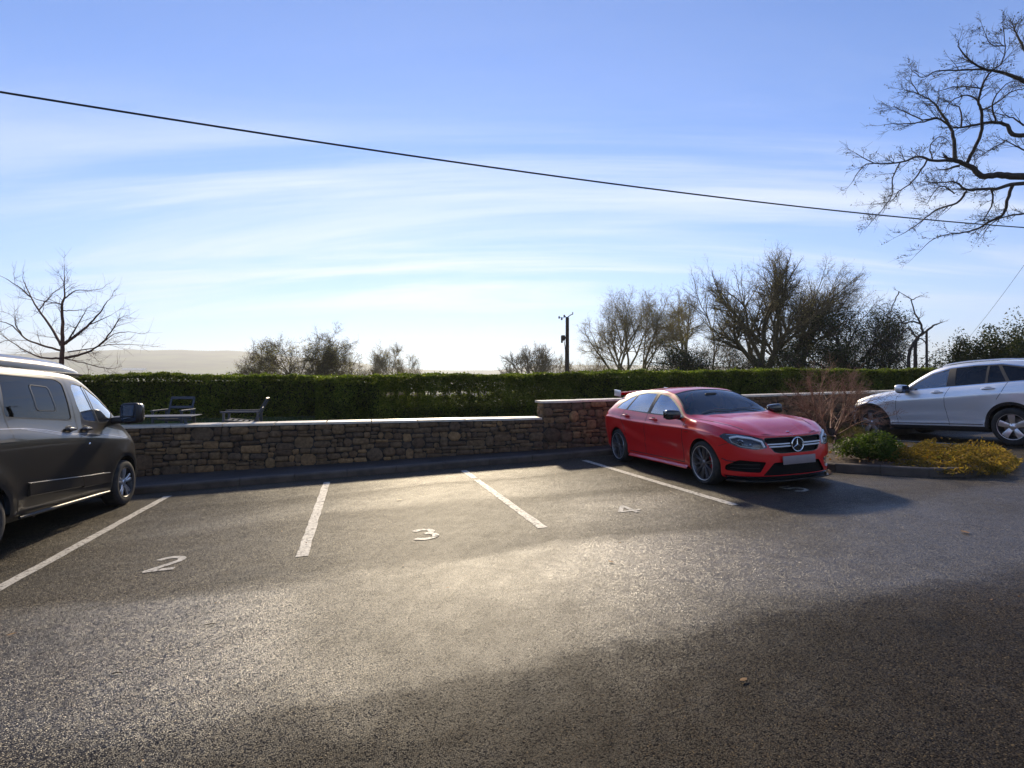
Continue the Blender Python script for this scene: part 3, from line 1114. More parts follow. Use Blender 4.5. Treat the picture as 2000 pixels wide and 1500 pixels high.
def bush(seed, c, size, n, leaf, mleaf, name, label, cat, group=None, stems=14, mstem=None, up=None, lw=.5, hollow=.35, lump=.35):
    """leafy mass: lumpy volume of separate leaves on a few stems. c = base centre, size = half extents (x,y,height)"""
    rng = np.random.default_rng(seed)
    c = np.array(c, float)
    root = empty(name, c, label=label, cat=cat, group=group)
    nl = max(5, int(18 * lump / .35))
    th = rng.uniform(0, 2 * np.pi, nl); rr = np.sqrt(rng.uniform(0, 1, nl)) * .75
    hh = rng.uniform(.25, .8, nl) * (1 - .45 * rr)
    lc = np.stack([np.cos(th) * rr, np.sin(th) * rr, hh], 1)
    ls = rng.uniform(.22, .42, nl)
    which = rng.integers(0, nl, n)
    d = rng.normal(size=(n, 3)); d /= np.linalg.norm(d, axis=1, keepdims=True)
    rad = ls[which] * rng.uniform(hollow, 1.0, n) ** .5
    Q = lc[which] + d * rad[:, None]
    Q = Q[Q[:, 2] > 0.0]
    C = Q * np.array([size[0], size[1], size[2]])
    V, F = leaves(C, leaf, leaf * lw, rng, updown=up)
    mesh('foliage', V, F, mleaf, root)
    lines = []
    for i in range(stems):
        k = rng.integers(0, nl)
        e = lc[k] * np.array(size)
        s = np.array([rng.normal(0, .12) * size[0], rng.normal(0, .12) * size[1], -.05])
        mid = (s + e) / 2 + rng.normal(0, .06, 3) * size[0]
        lines.append(([s, mid, e, e + (e - mid) * .4], [.02 * size[2], .014 * size[2], .008 * size[2], .003], 4))
    V, F = tubes(lines)
    mesh('stems', V, F, mstem or M['bark'], root, smooth=True)
    return root


# ---------------------------------------------------------------- hedges
def hedge(seed, s0, s1, t0, t1, zt0, zt1, name, label, density=1.0, gaps=False):
    rng = np.random.default_rng(seed)
    x0, y0 = P2((s0 + s1) / 2, (t0 + t1) / 2)
    base = float(lawn_z(x0, y0))
    org = np.array([x0, y0, base])
    root = empty(name, org, label=label, cat='hedge', group='clipped green hedges behind the stone wall')
    L = s1 - s0; D = t1 - t0

    def ztop(s): return zt0 + (zt1 - zt0) * (s - s0) / L

    def lump(s, z):
        return .035 * np.sin(s * 2.1 + z * 3) + .03 * np.sin(s * 5.3 - z * 4 + 1) + .02 * np.sin(s * 11 + z * 9)
    parts = []
    H = 1.5
    nf = int(L * H * 1500 * density)
    for face in ('front', 'back', 'top', 'inner', 'enda', 'endb'):
        if face in ('front', 'back'):
            n = nf if face == 'front' else int(nf * .55)
            s = rng.uniform(s0, s1, n); k = rng.uniform(0, 1, n)
            x, y = P2(s, t0); lz = lawn_z(x, y)
            z = lz + (ztop(s) - lz) * k
            dep = np.abs(rng.normal(0, .07, n))
            t = t0 + lump(s, z) + dep if face == 'front' else t1 - lump(s, z) - dep
        elif face == 'top':
            n = int(L * D * 1500)
            s = rng.uniform(s0, s1, n); t = rng.uniform(t0, t1, n)
            z = ztop(s) + lump(s, t) * .9 + .03 * np.sin(s * .9 + 2) - np.abs(rng.normal(0, .05, n)) + (rng.random(n) < .02) * rng.uniform(0, .09, n)
        elif face == 'inner':
            n = int(nf * .3)
            s = rng.uniform(s0, s1, n)
            if gaps: s = np.concatenate([s, rng.uniform(-1.3, 5.0, int(6.3 * H * 2600))]); n = len(s)
            t = rng.uniform(t0 + .1, t1 - .1, n)
            x, y = P2(s, t0); lz = lawn_z(x, y)
            z = lz + (ztop(s) - lz) * rng.uniform(0, 1, n)
        else:
            n = int(D * H * 1500)
            k = rng.uniform(0, 1, n); t = rng.uniform(t0, t1, n)
            s = np.full(n, s0 if face == 'enda' else s1) + (1 if face == 'enda' else -1) * np.abs(rng.normal(0, .06, n))
            x, y = P2(s, t0); lz = lawn_z(x, y)
            z = lz + (ztop(s) - lz) * k
        if gaps and face in ('front', 'back', 'inner'):
            zz = 1.09 + .015 * np.sin(s * 7)
            g1 = 1.8 * np.exp(-((z - zz) / .058) ** 2) * (s > -1.2) * (s < 2.1) * (.45 + .4 * np.sin(s * 17) + .3 * np.sin(s * 41))
            hole = np.sin(s * 9.3 + 2 * np.sin(z * 7)) * np.sin(z * 21 + 3 * np.sin(s * 5)) 
            reg = np.exp(-((s - 2.6) / 2.2) ** 2) * (z > .75) * (z < 1.42)
            g2 = reg * np.clip((hole - .55) * 6, 0, 1)
            keep = rng.random(n) > np.clip(np.maximum(g1 * 1.5, g2), 0, .995)
            s, t, z = s[keep], t[keep], z[keep]
        x, y = P2(s, t)
        parts.append(np.stack([x, y, z], 1))
    C = np.concatenate(parts)
    V, F = leaves(C, .075, .042, rng)
    mesh('foliage', V - org, F, M['hedge'], root)
    # dark boxes added inside the leaves to stop light showing through
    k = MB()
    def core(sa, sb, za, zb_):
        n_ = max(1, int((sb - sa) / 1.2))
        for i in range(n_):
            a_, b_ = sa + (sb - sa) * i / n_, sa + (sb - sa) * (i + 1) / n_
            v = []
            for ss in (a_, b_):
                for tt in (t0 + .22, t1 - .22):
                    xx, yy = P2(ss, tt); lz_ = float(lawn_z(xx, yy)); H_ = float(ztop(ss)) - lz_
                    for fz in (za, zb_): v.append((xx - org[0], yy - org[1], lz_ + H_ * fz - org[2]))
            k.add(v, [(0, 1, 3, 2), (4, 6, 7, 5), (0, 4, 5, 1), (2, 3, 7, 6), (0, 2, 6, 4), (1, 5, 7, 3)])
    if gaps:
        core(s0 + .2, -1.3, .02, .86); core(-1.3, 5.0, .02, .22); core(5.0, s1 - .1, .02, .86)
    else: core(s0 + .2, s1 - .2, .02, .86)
    k.build('added_hedge_core', M['core'], root)
    lines = []
    s = s0 + .2
    while s < s1:
        t = rng.uniform(t0 + .3, t1 - .3)
        x, y = P2(s, t); z0 = float(lawn_z(x, y))
        p = np.array([x, y, z0 - .1]); pts = [p]
        for i in range(4):
            p = p + np.array([rng.normal(0, .06), rng.normal(0, .06), (float(ztop(s)) - z0) / 4.3]); pts.append(p)
        lines.append((pts, [.022, .018, .014, .01, .005], 4))
        for j in range(5):
            q = pts[rng.integers(1, 4)]; e = q + np.array([rng.normal(0, .25), rng.normal(0, .25), rng.uniform(.1, .4)])
            lines.append(([q, (q + e) / 2, e], [.008, .006, .003], 3))
        s += rng.uniform(.12, .3)
    V, F = tubes(lines)
    mesh('stems', V - org, F, M['hedgetwig'], root, smooth=True)


hedge(11, -15.0, -2.5, 7.5, 8.3, 1.62, 1.65, 'hedge', 'shaded green hedge section farther left, behind the metal garden chairs')
hedge(12, -3.02, 10.8, 5.95, 7.1, 1.565, 1.84, 'hedge', 'middle green hedge section with bright gaps, behind the red car', gaps=True)
hedge(13, 10.75, 25.0, 5.95, 7.1, 1.84, 1.93, 'hedge', 'right hand green hedge section behind the bare shrub and silver car')

# lawn grass: short blades, nobody could count them
rng = np.random.default_rng(5)
n = 16000
s = rng.uniform(-9, 8, n); t = wall_t(s) + .42 + rng.random(n) ** .8 * 4.6
x, y = P2(s, t)
C = np.stack([x, y, lawn_z(x, y) + .02], 1)
V, F = leaves(C, .09, .014, rng, updown=1.6)
tag(mesh('grass', V, F, M['grass']), 'short green lawn grass behind the stone wall', 'grass', kind='stuff')

# ---------------------------------------------------------------- traced trees
def traced(seed, D, scale, ofs, limbs, prm, name, label, cat, m, base_u, depth=1.0, budm=None, budn=0, group=None, tw=(4, .55)):
    rng = np.random.default_rng(seed)
    x = (base_u - 1000) / 1064.5 * D
    zb = float(lawn_z(x, D)) - .1 if D < 17 else terr(x, D) - .1
    org = np.array([x, D, zb])
    root = empty(name, org, label=label, cat=cat, group=group)
    main = []; sub = []; tips = []
    anchor = []       # (u,v,depth) of points already placed
    for pts, w0, w1, dd in limbs:
        P = [(ofs[0] + a / scale, ofs[1] + b / scale) for a, b in pts]
        dep = D
        if anchor:
            q = min(anchor, key=lambda g: (g[0] - P[0][0]) ** 2 + (g[1] - P[0][1]) ** 2)
            if (q[0] - P[0][0]) ** 2 + (q[1] - P[0][1]) ** 2 < 400: dep = q[2]
        W = []
        n = len(P)
        tot = 0
        for i, (a, b) in enumerate(P):
            if i: tot += math.hypot(a - P[i - 1][0], b - P[i - 1][1])
            dz = dep + dd * depth * tot / 1064.5 * D
            W.append(px(a, b, dz)); anchor.append((a, b, dz))
        # smooth with Catmull-Rom
        S = []
        Q = [W[0]] + W + [W[-1]]
        for i in range(1, len(Q) - 2):
            for k in range(4):
                u = k / 4
                S.append(.5 * ((2 * Q[i]) + (-Q[i - 1] + Q[i + 1]) * u + (2 * Q[i - 1] - 5 * Q[i] + 4 * Q[i + 1] - Q[i + 2]) * u * u + (-Q[i - 1] + 3 * Q[i] - 3 * Q[i + 1] + Q[i + 2]) * u ** 3))
        S.append(W[-1])
        S = [q + rng.normal(0, .006, 3) * D / 14 for q in S]
        rad = [max(.003, (w0 * .88 + (w1 - w0) * (i / (len(S) - 1))) * D / 1064.5 / 2) for i in range(len(S))]
        (main if w0 > 6 else sub).append((S, rad, 8 if w0 > 6 else 6))
        # side shoots
        Ltot = sum(np.linalg.norm(S[i + 1] - S[i]) for i in range(len(S) - 1))
        nt_ = int(Ltot * tw[0])
        for j in range(nt_):
            f = rng.uniform(.12 if w0 < 8 else .4, 1.0)
            i = min(int(f * (len(S) - 1)), len(S) - 2)
            dd_ = norm(S[i + 1] - S[i])
            perp = norm(np.cross(dd_, rng.normal(size=3)))
            a = R(rng.uniform(25, 60))
            nd = norm(dd_ * math.cos(a) + perp * math.sin(a))
            grow(rng, S[i], nd, tw[1] * rng.uniform(.5, 1.3) * (1.1 - .4 * f), min(rad[i] * .55, prm.get('tr', .012)), 0, prm, sub, tips)
        grow(rng, S[-1], norm(S[-1] - S[-2]), tw[1] * .8, rad[-1], 0, prm, sub, tips)
    if 'tw' in prm: add_twigs(rng, sub, prm['tw'][0], prm['tw'][1], prm['tw'][2], .1, 45, .03)
    put('trunk', main, m, root, org)
    put('branches', sub, m, root, org)
    if budm and budn:
        T = np.array([t_[0] for t_ in tips])
        C = T[rng.integers(0, len(T), budn)] + rng.normal(0, .012, (budn, 3))
        V, F = leaves(C, .045, .028, rng)
        mesh('buds', V - org, F, budm, root)
    return root


# small garden tree behind the van
L = [([(300, 760), (301, 600), (300, 515), (305, 440), (305, 350), (303, 240), (315, 200), (313, 130), (316, 50)], 13, 2, .0),
     ([(300, 435), (250, 350), (190, 265), (150, 200), (115, 120)], 6, 2, .4), ([(150, 200), (90, 150), (30, 112)], 3, 1.5, -.3),
     ([(190, 265), (230, 215), (285, 160)], 3, 1.5, .5), ([(300, 238), (240, 225), (170, 210)], 3, 1.5, -.5),
     ([(296, 462), (200, 435), (120, 400), (80, 340), (75, 300)], 5, 1.5, -.4), ([(120, 400), (60, 340), (0, 318)], 3, 1.5, -.3),
     ([(292, 500), (200, 495), (100, 450), (0, 380)], 5, 1.5, .4), ([(310, 430), (380, 380), (440, 330), (500, 260), (530, 215)], 7, 2, .3),
     ([(440, 335), (540, 290)], 3, 1.2, .4), ([(320, 495), (400, 480), (480, 440), (540, 370), (580, 310)], 6, 2, -.4),
     ([(320, 430), (370, 350), (420, 265)], 4, 1.5, -.6), ([(315, 210), (370, 170), (435, 170)], 3, 1.5, .4),
     ([(330, 470), (450, 450), (560, 430), (690, 435)], 3, 1.2, .5), ([(315, 500), (400, 520), (500, 545), (560, 550)], 3, 1.2, -.3),
     ([(480, 440), (560, 380), (640, 370)], 2.5, 1.2, .3), ([(303, 265), (350, 265), (400, 262)], 2.5, 1.2, .3)]
traced(21, 12.0, 2.5, (0, 500), L, dict(lv=1, k=[3], wob=.16, up=.02, ang=38, lr=.6, rmin=.0025, rr=.5, seg=.12, lead=False, tr=.007, tw=(700, .28, .0022)), 'garden_tree',
       'small bare garden tree with reddish stems behind the grey van', 'tree', M['barkred'], 120, tw=(4.5, .33))

# big bare tree reaching in from the right
L = [([(2200, 3200), (2180, 2200), (2130, 1500), (2080, 1150), (1900, 1010), (1600, 960), (1300, 955)], 62, 30, .0),
     ([(1300, 955), (1180, 960), (1040, 955), (960, 950), (880, 955), (840, 915), (790, 890), (735, 870)], 17, 10, .3),
     ([(735, 870), (620, 872), (540, 850), (440, 880), (300, 885), (200, 830)], 7, 2, -.3), ([(300, 885), (240, 900), (180, 985)], 3, 1.5, .3),
     ([(735, 870), (730, 760), (715, 700), (660, 610), (610, 550), (540, 510), (450, 485)], 9, 2, .4),
     ([(715, 690), (640, 640), (560, 650), (430, 590), (390, 580)], 5, 1.5, -.4), ([(640, 640), (540, 665), (460, 670), (350, 675)], 4, 1.5, .3),
     ([(800, 885), (850, 790), (880, 700), (880, 600), (865, 550), (880, 480), (920, 400), (990, 340), (1010, 250), (1000, 160)], 8, 2, -.4),
     ([(865, 550), (800, 515), (720, 545), (690, 590)], 4, 1.5, .5), ([(880, 480), (800, 470), (700, 480), (620, 500)], 3.5, 1.5, -.6),
     ([(1250, 760), (1140, 735), (1050, 730), (1020, 680), (960, 665), (880, 670), (780, 690), (730, 695)], 11, 4, .2),
     ([(2080, 1150), (1700, 860), (1400, 780), (1250, 760)], 34, 12, .15),
     ([(770, 690), (765, 590), (720, 570)], 4, 2, .4), ([(1250, 520), (1111, 440), (1040, 410), (980, 390), (900, 375), (820, 330), (760, 260), (755, 220)], 10, 2, -.2),
     ([(1700, 860), (1500, 640), (1250, 520)], 22, 10, -.1), ([(1250, 520), (1190, 380), (1111, 260), (1080, 200), (1060, 150), (1100, 90)], 8, 2, .3),
     ([(900, 375), (760, 380), (640, 385), (560, 420), (500, 380)], 4, 1.5, .4),
     ([(1300, 955), (1180, 985), (1040, 1000), (960, 1025), (880, 1025), (800, 1030), (740, 990), (640, 990), (560, 985)], 10, 2, -.3),
     ([(800, 1035), (750, 1100), (650, 1130), (580, 1180), (500, 1240), (440, 1275)], 5, 1.5, .3),
     ([(1050, 1000), (1020, 1090), (1000, 1160), (930, 1200), (860, 1240), (780, 1260), (680, 1275), (600, 1310), (520, 1390)], 7, 1.5, .2),
     ([(590, 860), (540, 940), (490, 1000), (430, 1040), (390, 1090), (280, 1110)], 4, 1.5, .3), ([(440, 880), (400, 960), (395, 1060), (330, 1150), (270, 1220)], 3, 1.2, -.4),
     ([(1250, 1130), (1111, 1160), (1030, 1170), (940, 1210), (880, 1280)], 5, 1.5, .3), ([(1600, 960), (1400, 1060), (1250, 1130)], 14, 6, .2),
     ([(760, 900), (690, 918)], 6, 4, .2), ([(1111, 680), (1050, 640), (980, 620)], 4, 2, .5), ([(1020, 760), (950, 800), (900, 830), (840, 870)], 3, 1.5, -.5),
     ([(935, 1030), (940, 1100), (900, 1180), (860, 1200)], 4, 1.5, .4), ([(735, 1050), (660, 1010), (600, 1080)], 3, 1.5, -.4),
     ([(880, 600), (960, 560), (1040, 500), (1111, 480)], 4, 2, .3), ([(620, 872), (600, 800), (650, 740), (700, 760)], 3, 1.5, .3),
     ([(960, 665), (940, 560), (1000, 470), (1060, 440)], 4, 1.5, -.4), ([(540, 510), (500, 440), (505, 380)], 2.5, 1.2, .2), ([(1300, 955), (1180, 850), (1080, 800), (1000, 760)], 6, 2, .3),
     ([(1010, 250), (930, 240), (890, 150)], 2.5, 1.2, .2),
     ([(2080, 1150), (2150, 700), (2080, 200), (2200, -400)], 36, 7, .1), ([(2130, 1500), (2400, 1000), (2750, 560), (3000, 500)], 28, 6, .2),
     ([(2150, 700), (2500, 300), (2800, -100)], 18, 5, -.2), ([(2080, 200), (1850, -100), (1700, -300)], 14, 4, .2)]
bt = traced(22, 15.0, 2.7775, (1600, 0), L, dict(lv=2, k=[4, 3], wob=.075, up=.01, ang=34, lr=.6, rmin=.0028, rr=.5, seg=.14, lead=True, tr=.012, tw=(3500, .22, .0034)), 'oak_tree',
            'big dark bare tree reaching in from the right above the silver car', 'tree', M['bark'], 2390, budm=M['bud'], budn=5500, tw=(6.0, .38))

# gnarled pollard
L = [([(1838, 760), (1835, 640), (1835, 560), (1838, 490), (1870, 455), (1860, 400), (1830, 350), (1810, 280), (1750, 240)], 9, 2, .1),
     ([(1790, 760), (1800, 640), (1802, 560), (1820, 515), (1838, 490)], 7, 6, .0), ([(1870, 460), (1900, 440), (1935, 410)], 6, 4, -.2),
     ([(1865, 410), (1820, 395), (1770, 405), (1762, 385)], 4, 2.5, .3), ([(1838, 475), (1800, 430), (1750, 470), (1700, 515)], 4, 1.5, .4),
     ([(1838, 500), (1862, 485), (1890, 510), (1893, 560)], 3, 2, -.3), ([(1810, 285), (1840, 270), (1865, 258)], 2.5, 1.2, .2), ([(1750, 240), (1720, 300), (1700, 350), (1640, 380)], 2.5, 1.2, .3),
     ([(1800, 640), (1740, 560), (1700, 500)], 3, 1.2, -.2), ([(1838, 660), (1900, 600), (1930, 560)], 3, 1.2, .2)]
traced(23, 28.0, 2.6667, (1100, 480), L, dict(lv=2, k=[3, 2], wob=.25, up=0, ang=45, lr=.6, rmin=.006, rr=.5, seg=.2, lead=True, tr=.02), 'gnarled_tree',
       'twisted bare pollarded tree standing between the dark thicket and the evergreens', 'tree', M['bark'], 1785, tw=(1.6, .5))
rt = empty('wooden_post', (*px(1809, 740, 27)[:2], terr(*px(1809, 740, 27)[:2]) - .1), label='thin weathered upright post beside the twisted tree', cat='post')
mb = MB().tube([(0, 0, 0), (0.03, 0, 2), (0.02, 0, px(1809, 648, 27)[2] - rt.location.z)], [.06, .06, .05], 8)
mb.build('post_shaft', M['bark'], rt, smooth=True)

# ---------------------------------------------------------------- generated trees along the field edge
G = 'bare trees in a row beyond the hedge'
fan = dict(lv=4, k=[6, 5, 4, 2], wob=.15, up=.035, ang=42, tup=.05, lr=.60, rmin=.009, rr=.55, seg=.5, a0=38, n0=5, l0=.62, f0=.2)
pale = dict(fan, lv=4, k=[5, 5, 4, 2], rmin=.007)
fan_tree(31, 1218, 42, 571, 150, 'bare_tree', 'pale bare tree nearest the wooden pole, its two stems forking upwards', 'tree', M['barkpale'], pale, trunk=.32, group=G, leafm=M['budpale'], leafn=2500, leafs=.08, r0=.15, stems=2)
fan_tree(32, 1246, 43, 570, 120, 'bare_tree', 'pale bare tree leaning right, second from the wooden pole', 'tree', M['barkpale'], dict(pale, wind=.05), trunk=.30, lean=.45, group=G, leafm=M['budpale'], leafn=2500, leafs=.08, r0=.15)
fan_tree(33, 1345, 62, 574, 110, 'bare_tree', 'faint far bare tree with rounded crown behind the low thicket', 'tree', M['barkpale'], pale, trunk=.4, group=G, leafm=M['budpale'], leafn=3000, leafs=.1)
fan_tree(34, 1391, 45, 524, 46, 'bare_tree', 'tall slender bare tree rising narrow above the thicket', 'tree', M['barkmid'], dict(fan, k=[9, 4, 2], lv=3, ang=28, a0=8, n0=2, l0=.95, tw=(900, .5)), trunk=.3, group=G, r0=.10)
fan_tree(35, 1492, 40, 508, 175, 'bare_tree', 'largest broad bare tree, fanning densely from a dark trunk above the red car', 'tree', M['barkmid'], dict(fan, k=[6, 6, 4, 3], a0=42, n0=7, l0=.78, up=.06, tw=(5500, .5)), trunk=.22, group=G, leafm=M['budpale'], leafn=4000, leafs=.085, r0=.30)
fan_tree(36, 1545, 41, 506, 190, 'bare_tree', 'broad bare tree with limbs sweeping up to the right, beside the largest one', 'tree', M['barkmid'], dict(fan, k=[6, 6, 4, 2], a0=34, n0=6, wind=.04, tw=(4000, .55)), trunk=.2, lean=.35, group=G, leafm=M['budpale'], leafn=2500, leafs=.08, r0=.25)
fan_tree(37, 1640, 38, 560, 190, 'ivy_tree', 'dark ivy covered tree with arching bare twigs right of the broad trees', 'tree', M['bark'], dict(fan, k=[6, 5, 4, 2], a0=55, n0=6, wob=.16, ang=42, up=.03), trunk=.2, group=G, leafm=M['ever'], leafn=15000, leafs=.13, leafz=6.2, r0=.16, lean=.1)
fan_tree(38, 1700, 37, 610, 140, 'thorn_tree', 'low spreading thorn tree between the ivy tree and the twisted tree', 'tree', M['bark'], dict(fan, k=[5, 5, 3, 2], a0=65, n0=6, wob=.2, ang=48, up=.0), trunk=.25, group=G, leafm=M['ever'], leafn=4500, leafs=.1, leafz=4.6, r0=.1)
fan_tree(39, 1405, 42, 610, 120, 'thorn_tree', 'scrubby thorn tree filling the space left of the largest tree', 'tree', M['barkmid'], dict(fan, k=[6, 5, 3, 2], a0=60, n0=6, wob=.18, ang=45, up=.0), trunk=.2, group=G, leafm=M['ever'], leafn=1200, leafs=.08, leafz=4.0, r0=.08)
thick = dict(fan, k=[6, 5, 4, 2], a0=70, n0=7, wob=.2, ang=45, up=.0, lv=3)
for i, (u, D, v, w, lab, n) in enumerate([(1290, 39, 668, 90, 'low dark thicket bush in front of the pale trees, nearest the pole', 4500), (1345, 38, 655, 110, 'low dark thicket bush in the middle beneath the slender tree', 7500),
                                          (1400, 38, 662, 90, 'low dark thicket bush just left of the broadest trunk', 6000), (1560, 37, 668, 130, 'low dark thicket bush at the foot of the broad trees', 5500),
                                          (1650, 36, 655, 140, 'low dark thicket bush below the ivy covered tree', 8500), (1720, 35, 690, 90, 'low dark thicket bush below the thorn tree', 4500), (1470, 38, 690, 110, 'low thicket bush hiding the foot of the largest tree', 3500)]):
    fan_tree(60 + i, u, D, v, w, 'thicket_bush', lab, 'bush', M['bark'], dict(thick, k=[5, 4, 3], tw=(2500, .5)), trunk=.12, group='thicket bushes beyond the hedge', leafm=M['ever'], leafn=n, leafs=.13, r0=.07)
for i, (u, D, v, w, lab) in enumerate([(1150, 52, 690, 90, 'pale leafless bush just right of the wooden pole'), (1190, 48, 672, 80, 'pale leafless bush at the foot of the pale forked tree')]):
    fan_tree(70 + i, u, D, v, w, 'bare_bush', lab, 'bush', M['barkpale'], dict(thick, k=[5, 4, 3]), trunk=.1, group='leafless bushes near the pole', leafm=M['budpale'], leafn=1500, leafs=.09, r0=.06)
fan_tree(41, 1040, 85, 694, 100, 'field_tree', 'hazy spreading field tree just left of the wooden pole', 'tree', M['barkmid'], dict(fan, a0=62, n0=6, wob=.16, ang=42, up=.05, rmin=.02, l0=.95), trunk=.2, group='separate trees in the fields', r0=.28)
fan_tree(42, 1075, 120, 706, 90, 'field_tree', 'faint far field tree directly behind the wooden pole', 'tree', M['barkpale'], dict(fan, k=[5, 4, 3, 2], a0=62, n0=6, wob=.16, ang=42, up=.05, rmin=.025, l0=.95), trunk=.2, group='separate trees in the fields', r0=.3)
fan_tree(43, 752, 75, 697, 54, 'field_tree', 'neat rounded bare field tree in the middle distance', 'tree', M['barkpale'], dict(fan, a0=40, n0=7, rmin=.018, l0=1.0, up=.07, tw=(4000, .7)), trunk=.2, group='separate trees in the fields', r0=.2, leafm=M['budpale'], leafn=2500, leafs=.16)
fan_tree(44, 795, 85, 716, 36, 'field_tree', 'smaller bare field tree beside the neat rounded one', 'tree', M['barkpale'], dict(fan, k=[5, 4, 3, 2], a0=45, n0=6, rmin=.02, l0=1.0, up=.06, tw=(2500, .7)), trunk=.2, group='separate trees in the fields', r0=.15, leafm=M['budpale'], leafn=1500, leafs=.16)
orch = dict(fan, k=[6, 5, 4, 2], a0=62, n0=7, wob=.24, ang=48, up=.01, rmin=.011, l0=.8, tw=(5000, .35), tup=.1)
fan_tree(45, 528, 38, 672, 90, 'orchard_tree', 'low bare twiggy tree at the left end of the clump behind the hedge', 'tree', M['barkmid'], orch, trunk=.15, group='low twiggy trees behind the hedge', r0=.12, leafm=M['budpale'], leafn=3000, leafs=.08)
fan_tree(46, 585, 36, 652, 150, 'orchard_tree', 'tallest and densest bare twiggy tree in the middle of the clump', 'tree', M['barkmid'], dict(orch, k=[7, 6, 4, 2], tw=(9000, .35)), trunk=.15, group='low twiggy trees behind the hedge', r0=.14, leafm=M['budpale'], leafn=6000, leafs=.08)
fan_tree(47, 648, 37, 670, 125, 'orchard_tree', 'bare twiggy tree at the right end of the clump behind the hedge', 'tree', M['barkmid'], dict(orch, tw=(8000, .35)), trunk=.15, group='low twiggy trees behind the hedge', r0=.12, leafm=M['budpale'], leafn=6000, leafs=.08)
fan_tree(48, 690, 48, 708, 40, 'field_bush', 'dark low bush right of the twiggy clump', 'bush', M['barkmid'], dict(thick, k=[5, 4, 3]), trunk=.1, group='field bushes', leafm=M['ever'], leafn=1500, leafs=.12, r0=.08)

# evergreens at the far right
for i, (u, D, v, w, n, lab) in enumerate([(1850, 27, 668, 70, 5500, 'loose leafy evergreen bush next to the twisted tree'), (1900, 26, 648, 80, 9000, 'dark evergreen bush in the middle, above the silver car bonnet'),
                                          (1950, 25, 628, 90, 14000, 'tall dark evergreen bush above the silver car'), (2020, 24, 625, 110, 15000, 'tall dark evergreen bush at the far right edge')]):
    x = (u - 1000) / 1064.5 * D; zb = terr(x, D)
    hh = 1.536 + (740 - v) / 1064.5 * D - zb
    bush(80 + i, (x, D, zb), (w / 2 / 1064.5 * D * 1.75, w / 2 / 1064.5 * D * 1.5, hh * 1.08), int(n * 1.3), .12, M['ever'], 'evergreen_bush', lab, 'bush', 'evergreen bushes at the right', stems=22, lump=.5, hollow=.15)

# far woodland line: reads as one mass
rng = np.random.default_rng(9)
CC = []
for k in range(170):
    a = R(rng.uniform(-42, 30)); r = rng.choice([520, 700, 900, 1200]) * rng.uniform(.92, 1.08)
    x, y = r * math.sin(a), r * math.cos(a)
    hgt = rng.uniform(7, 13) * (1 if a < -.42 or rng.random() < .3 else .75); wd = hgt * rng.uniform(.7, 1.7)
    m_ = 130
    q = rng.normal(size=(m_, 3)); q /= np.linalg.norm(q, axis=1, keepdims=True)
    q *= rng.uniform(.3, 1, (m_, 1)) ** .5
    CC.append(np.array([x, y, terr(x, y) + hgt * .4]) + q * np.array([wd, wd, hgt * .6]))
C = np.concatenate(CC)
V, F = leaves(C, 3.2, 2.4, rng)
tag(mesh('far_woodland', V, F, M['farwood']), 'distant hazy line of woods below the hill', 'woodland', kind='stuff')
for D in range(600, 3300, 10):
    a = px(262, 721.5, D)
    if terr(a[0], a[1]) > a[2] - 4: break
br = empty('farm_barn', (a[0], a[1], terr(a[0], a[1]) - 1), (0, 0, .1), label='long low far white roofed barn below the hill', cat='barn')
w_ = 42 / 1064.5 * D; zz = 4.0
MB().box((0, 0, zz / 2), (w_ * .96, 14, zz)).build('wall', M['coping'], br)
MB().prism([(-8, 0), (8, 0), (0, 3.6)], -w_ / 2, w_ / 2, lambda p, q, h: (h, p, q + zz + .02)).build('roof', M['barn'], br)

# ---------------------------------------------------------------- planting in the bed
def on_bed(u, v, dz=.12):
    """ground point below a photo pixel"""
    a = (u - 1000) / 1064.5; b = (v - 740) / 1064.5
    Y = (1.536 - dz) / (b + .0428 * a - .0138)
    return np.array([a * Y, Y, float(gz(a * Y, Y)) + dz])


# multi-stemmed bare shrub
rng = np.random.default_rng(41)
c = on_bed(1622, 866)
root = empty('bare_shrub', c, label='multi stemmed bare reddish brown shrub in the bed beside the red car', cat='shrub')
lines = []; tips = []
prm = dict(lv=4, k=[5, 4, 3, 2], wob=.15, up=.015, ang=36, lr=.62, rmin=.0028, rr=.52, seg=.14, f0=.2, f00=.25, lead=True)
stump = []
for j in range(13):
    a = 2 * math.pi * (j + rng.random() * .6) / 13
    tilt = R(rng.uniform(18, 62))
    d = np.array([math.cos(a) * math.sin(tilt), math.sin(a) * math.sin(tilt) * .8, math.cos(tilt)])
    grow(rng, c + np.array([math.cos(a) * .06, math.sin(a) * .06, .12]), norm(d), rng.uniform(.8, 1.2), rng.uniform(.016, .028), 0, prm, lines, tips)
stump.append(([c + np.array([0, 0, -.1]), c + np.array([.01, 0, .1]), c + np.array([0, 0, .3])], [.12, .10, .08], 9))
put('trunk', stump, M['bark'], root, c)
put('branches', lines, M['twigred'], root, c)

c = on_bed(1705, 897)
bush(51, c, (.58, .42, .44), 7500, .048, M['shrub'], 'green_shrub', 'bright green leafy shrub at the front of the bed beside the kerb', 'shrub', stems=30, lump=.5, hollow=.2, up=.4, lw=.45)


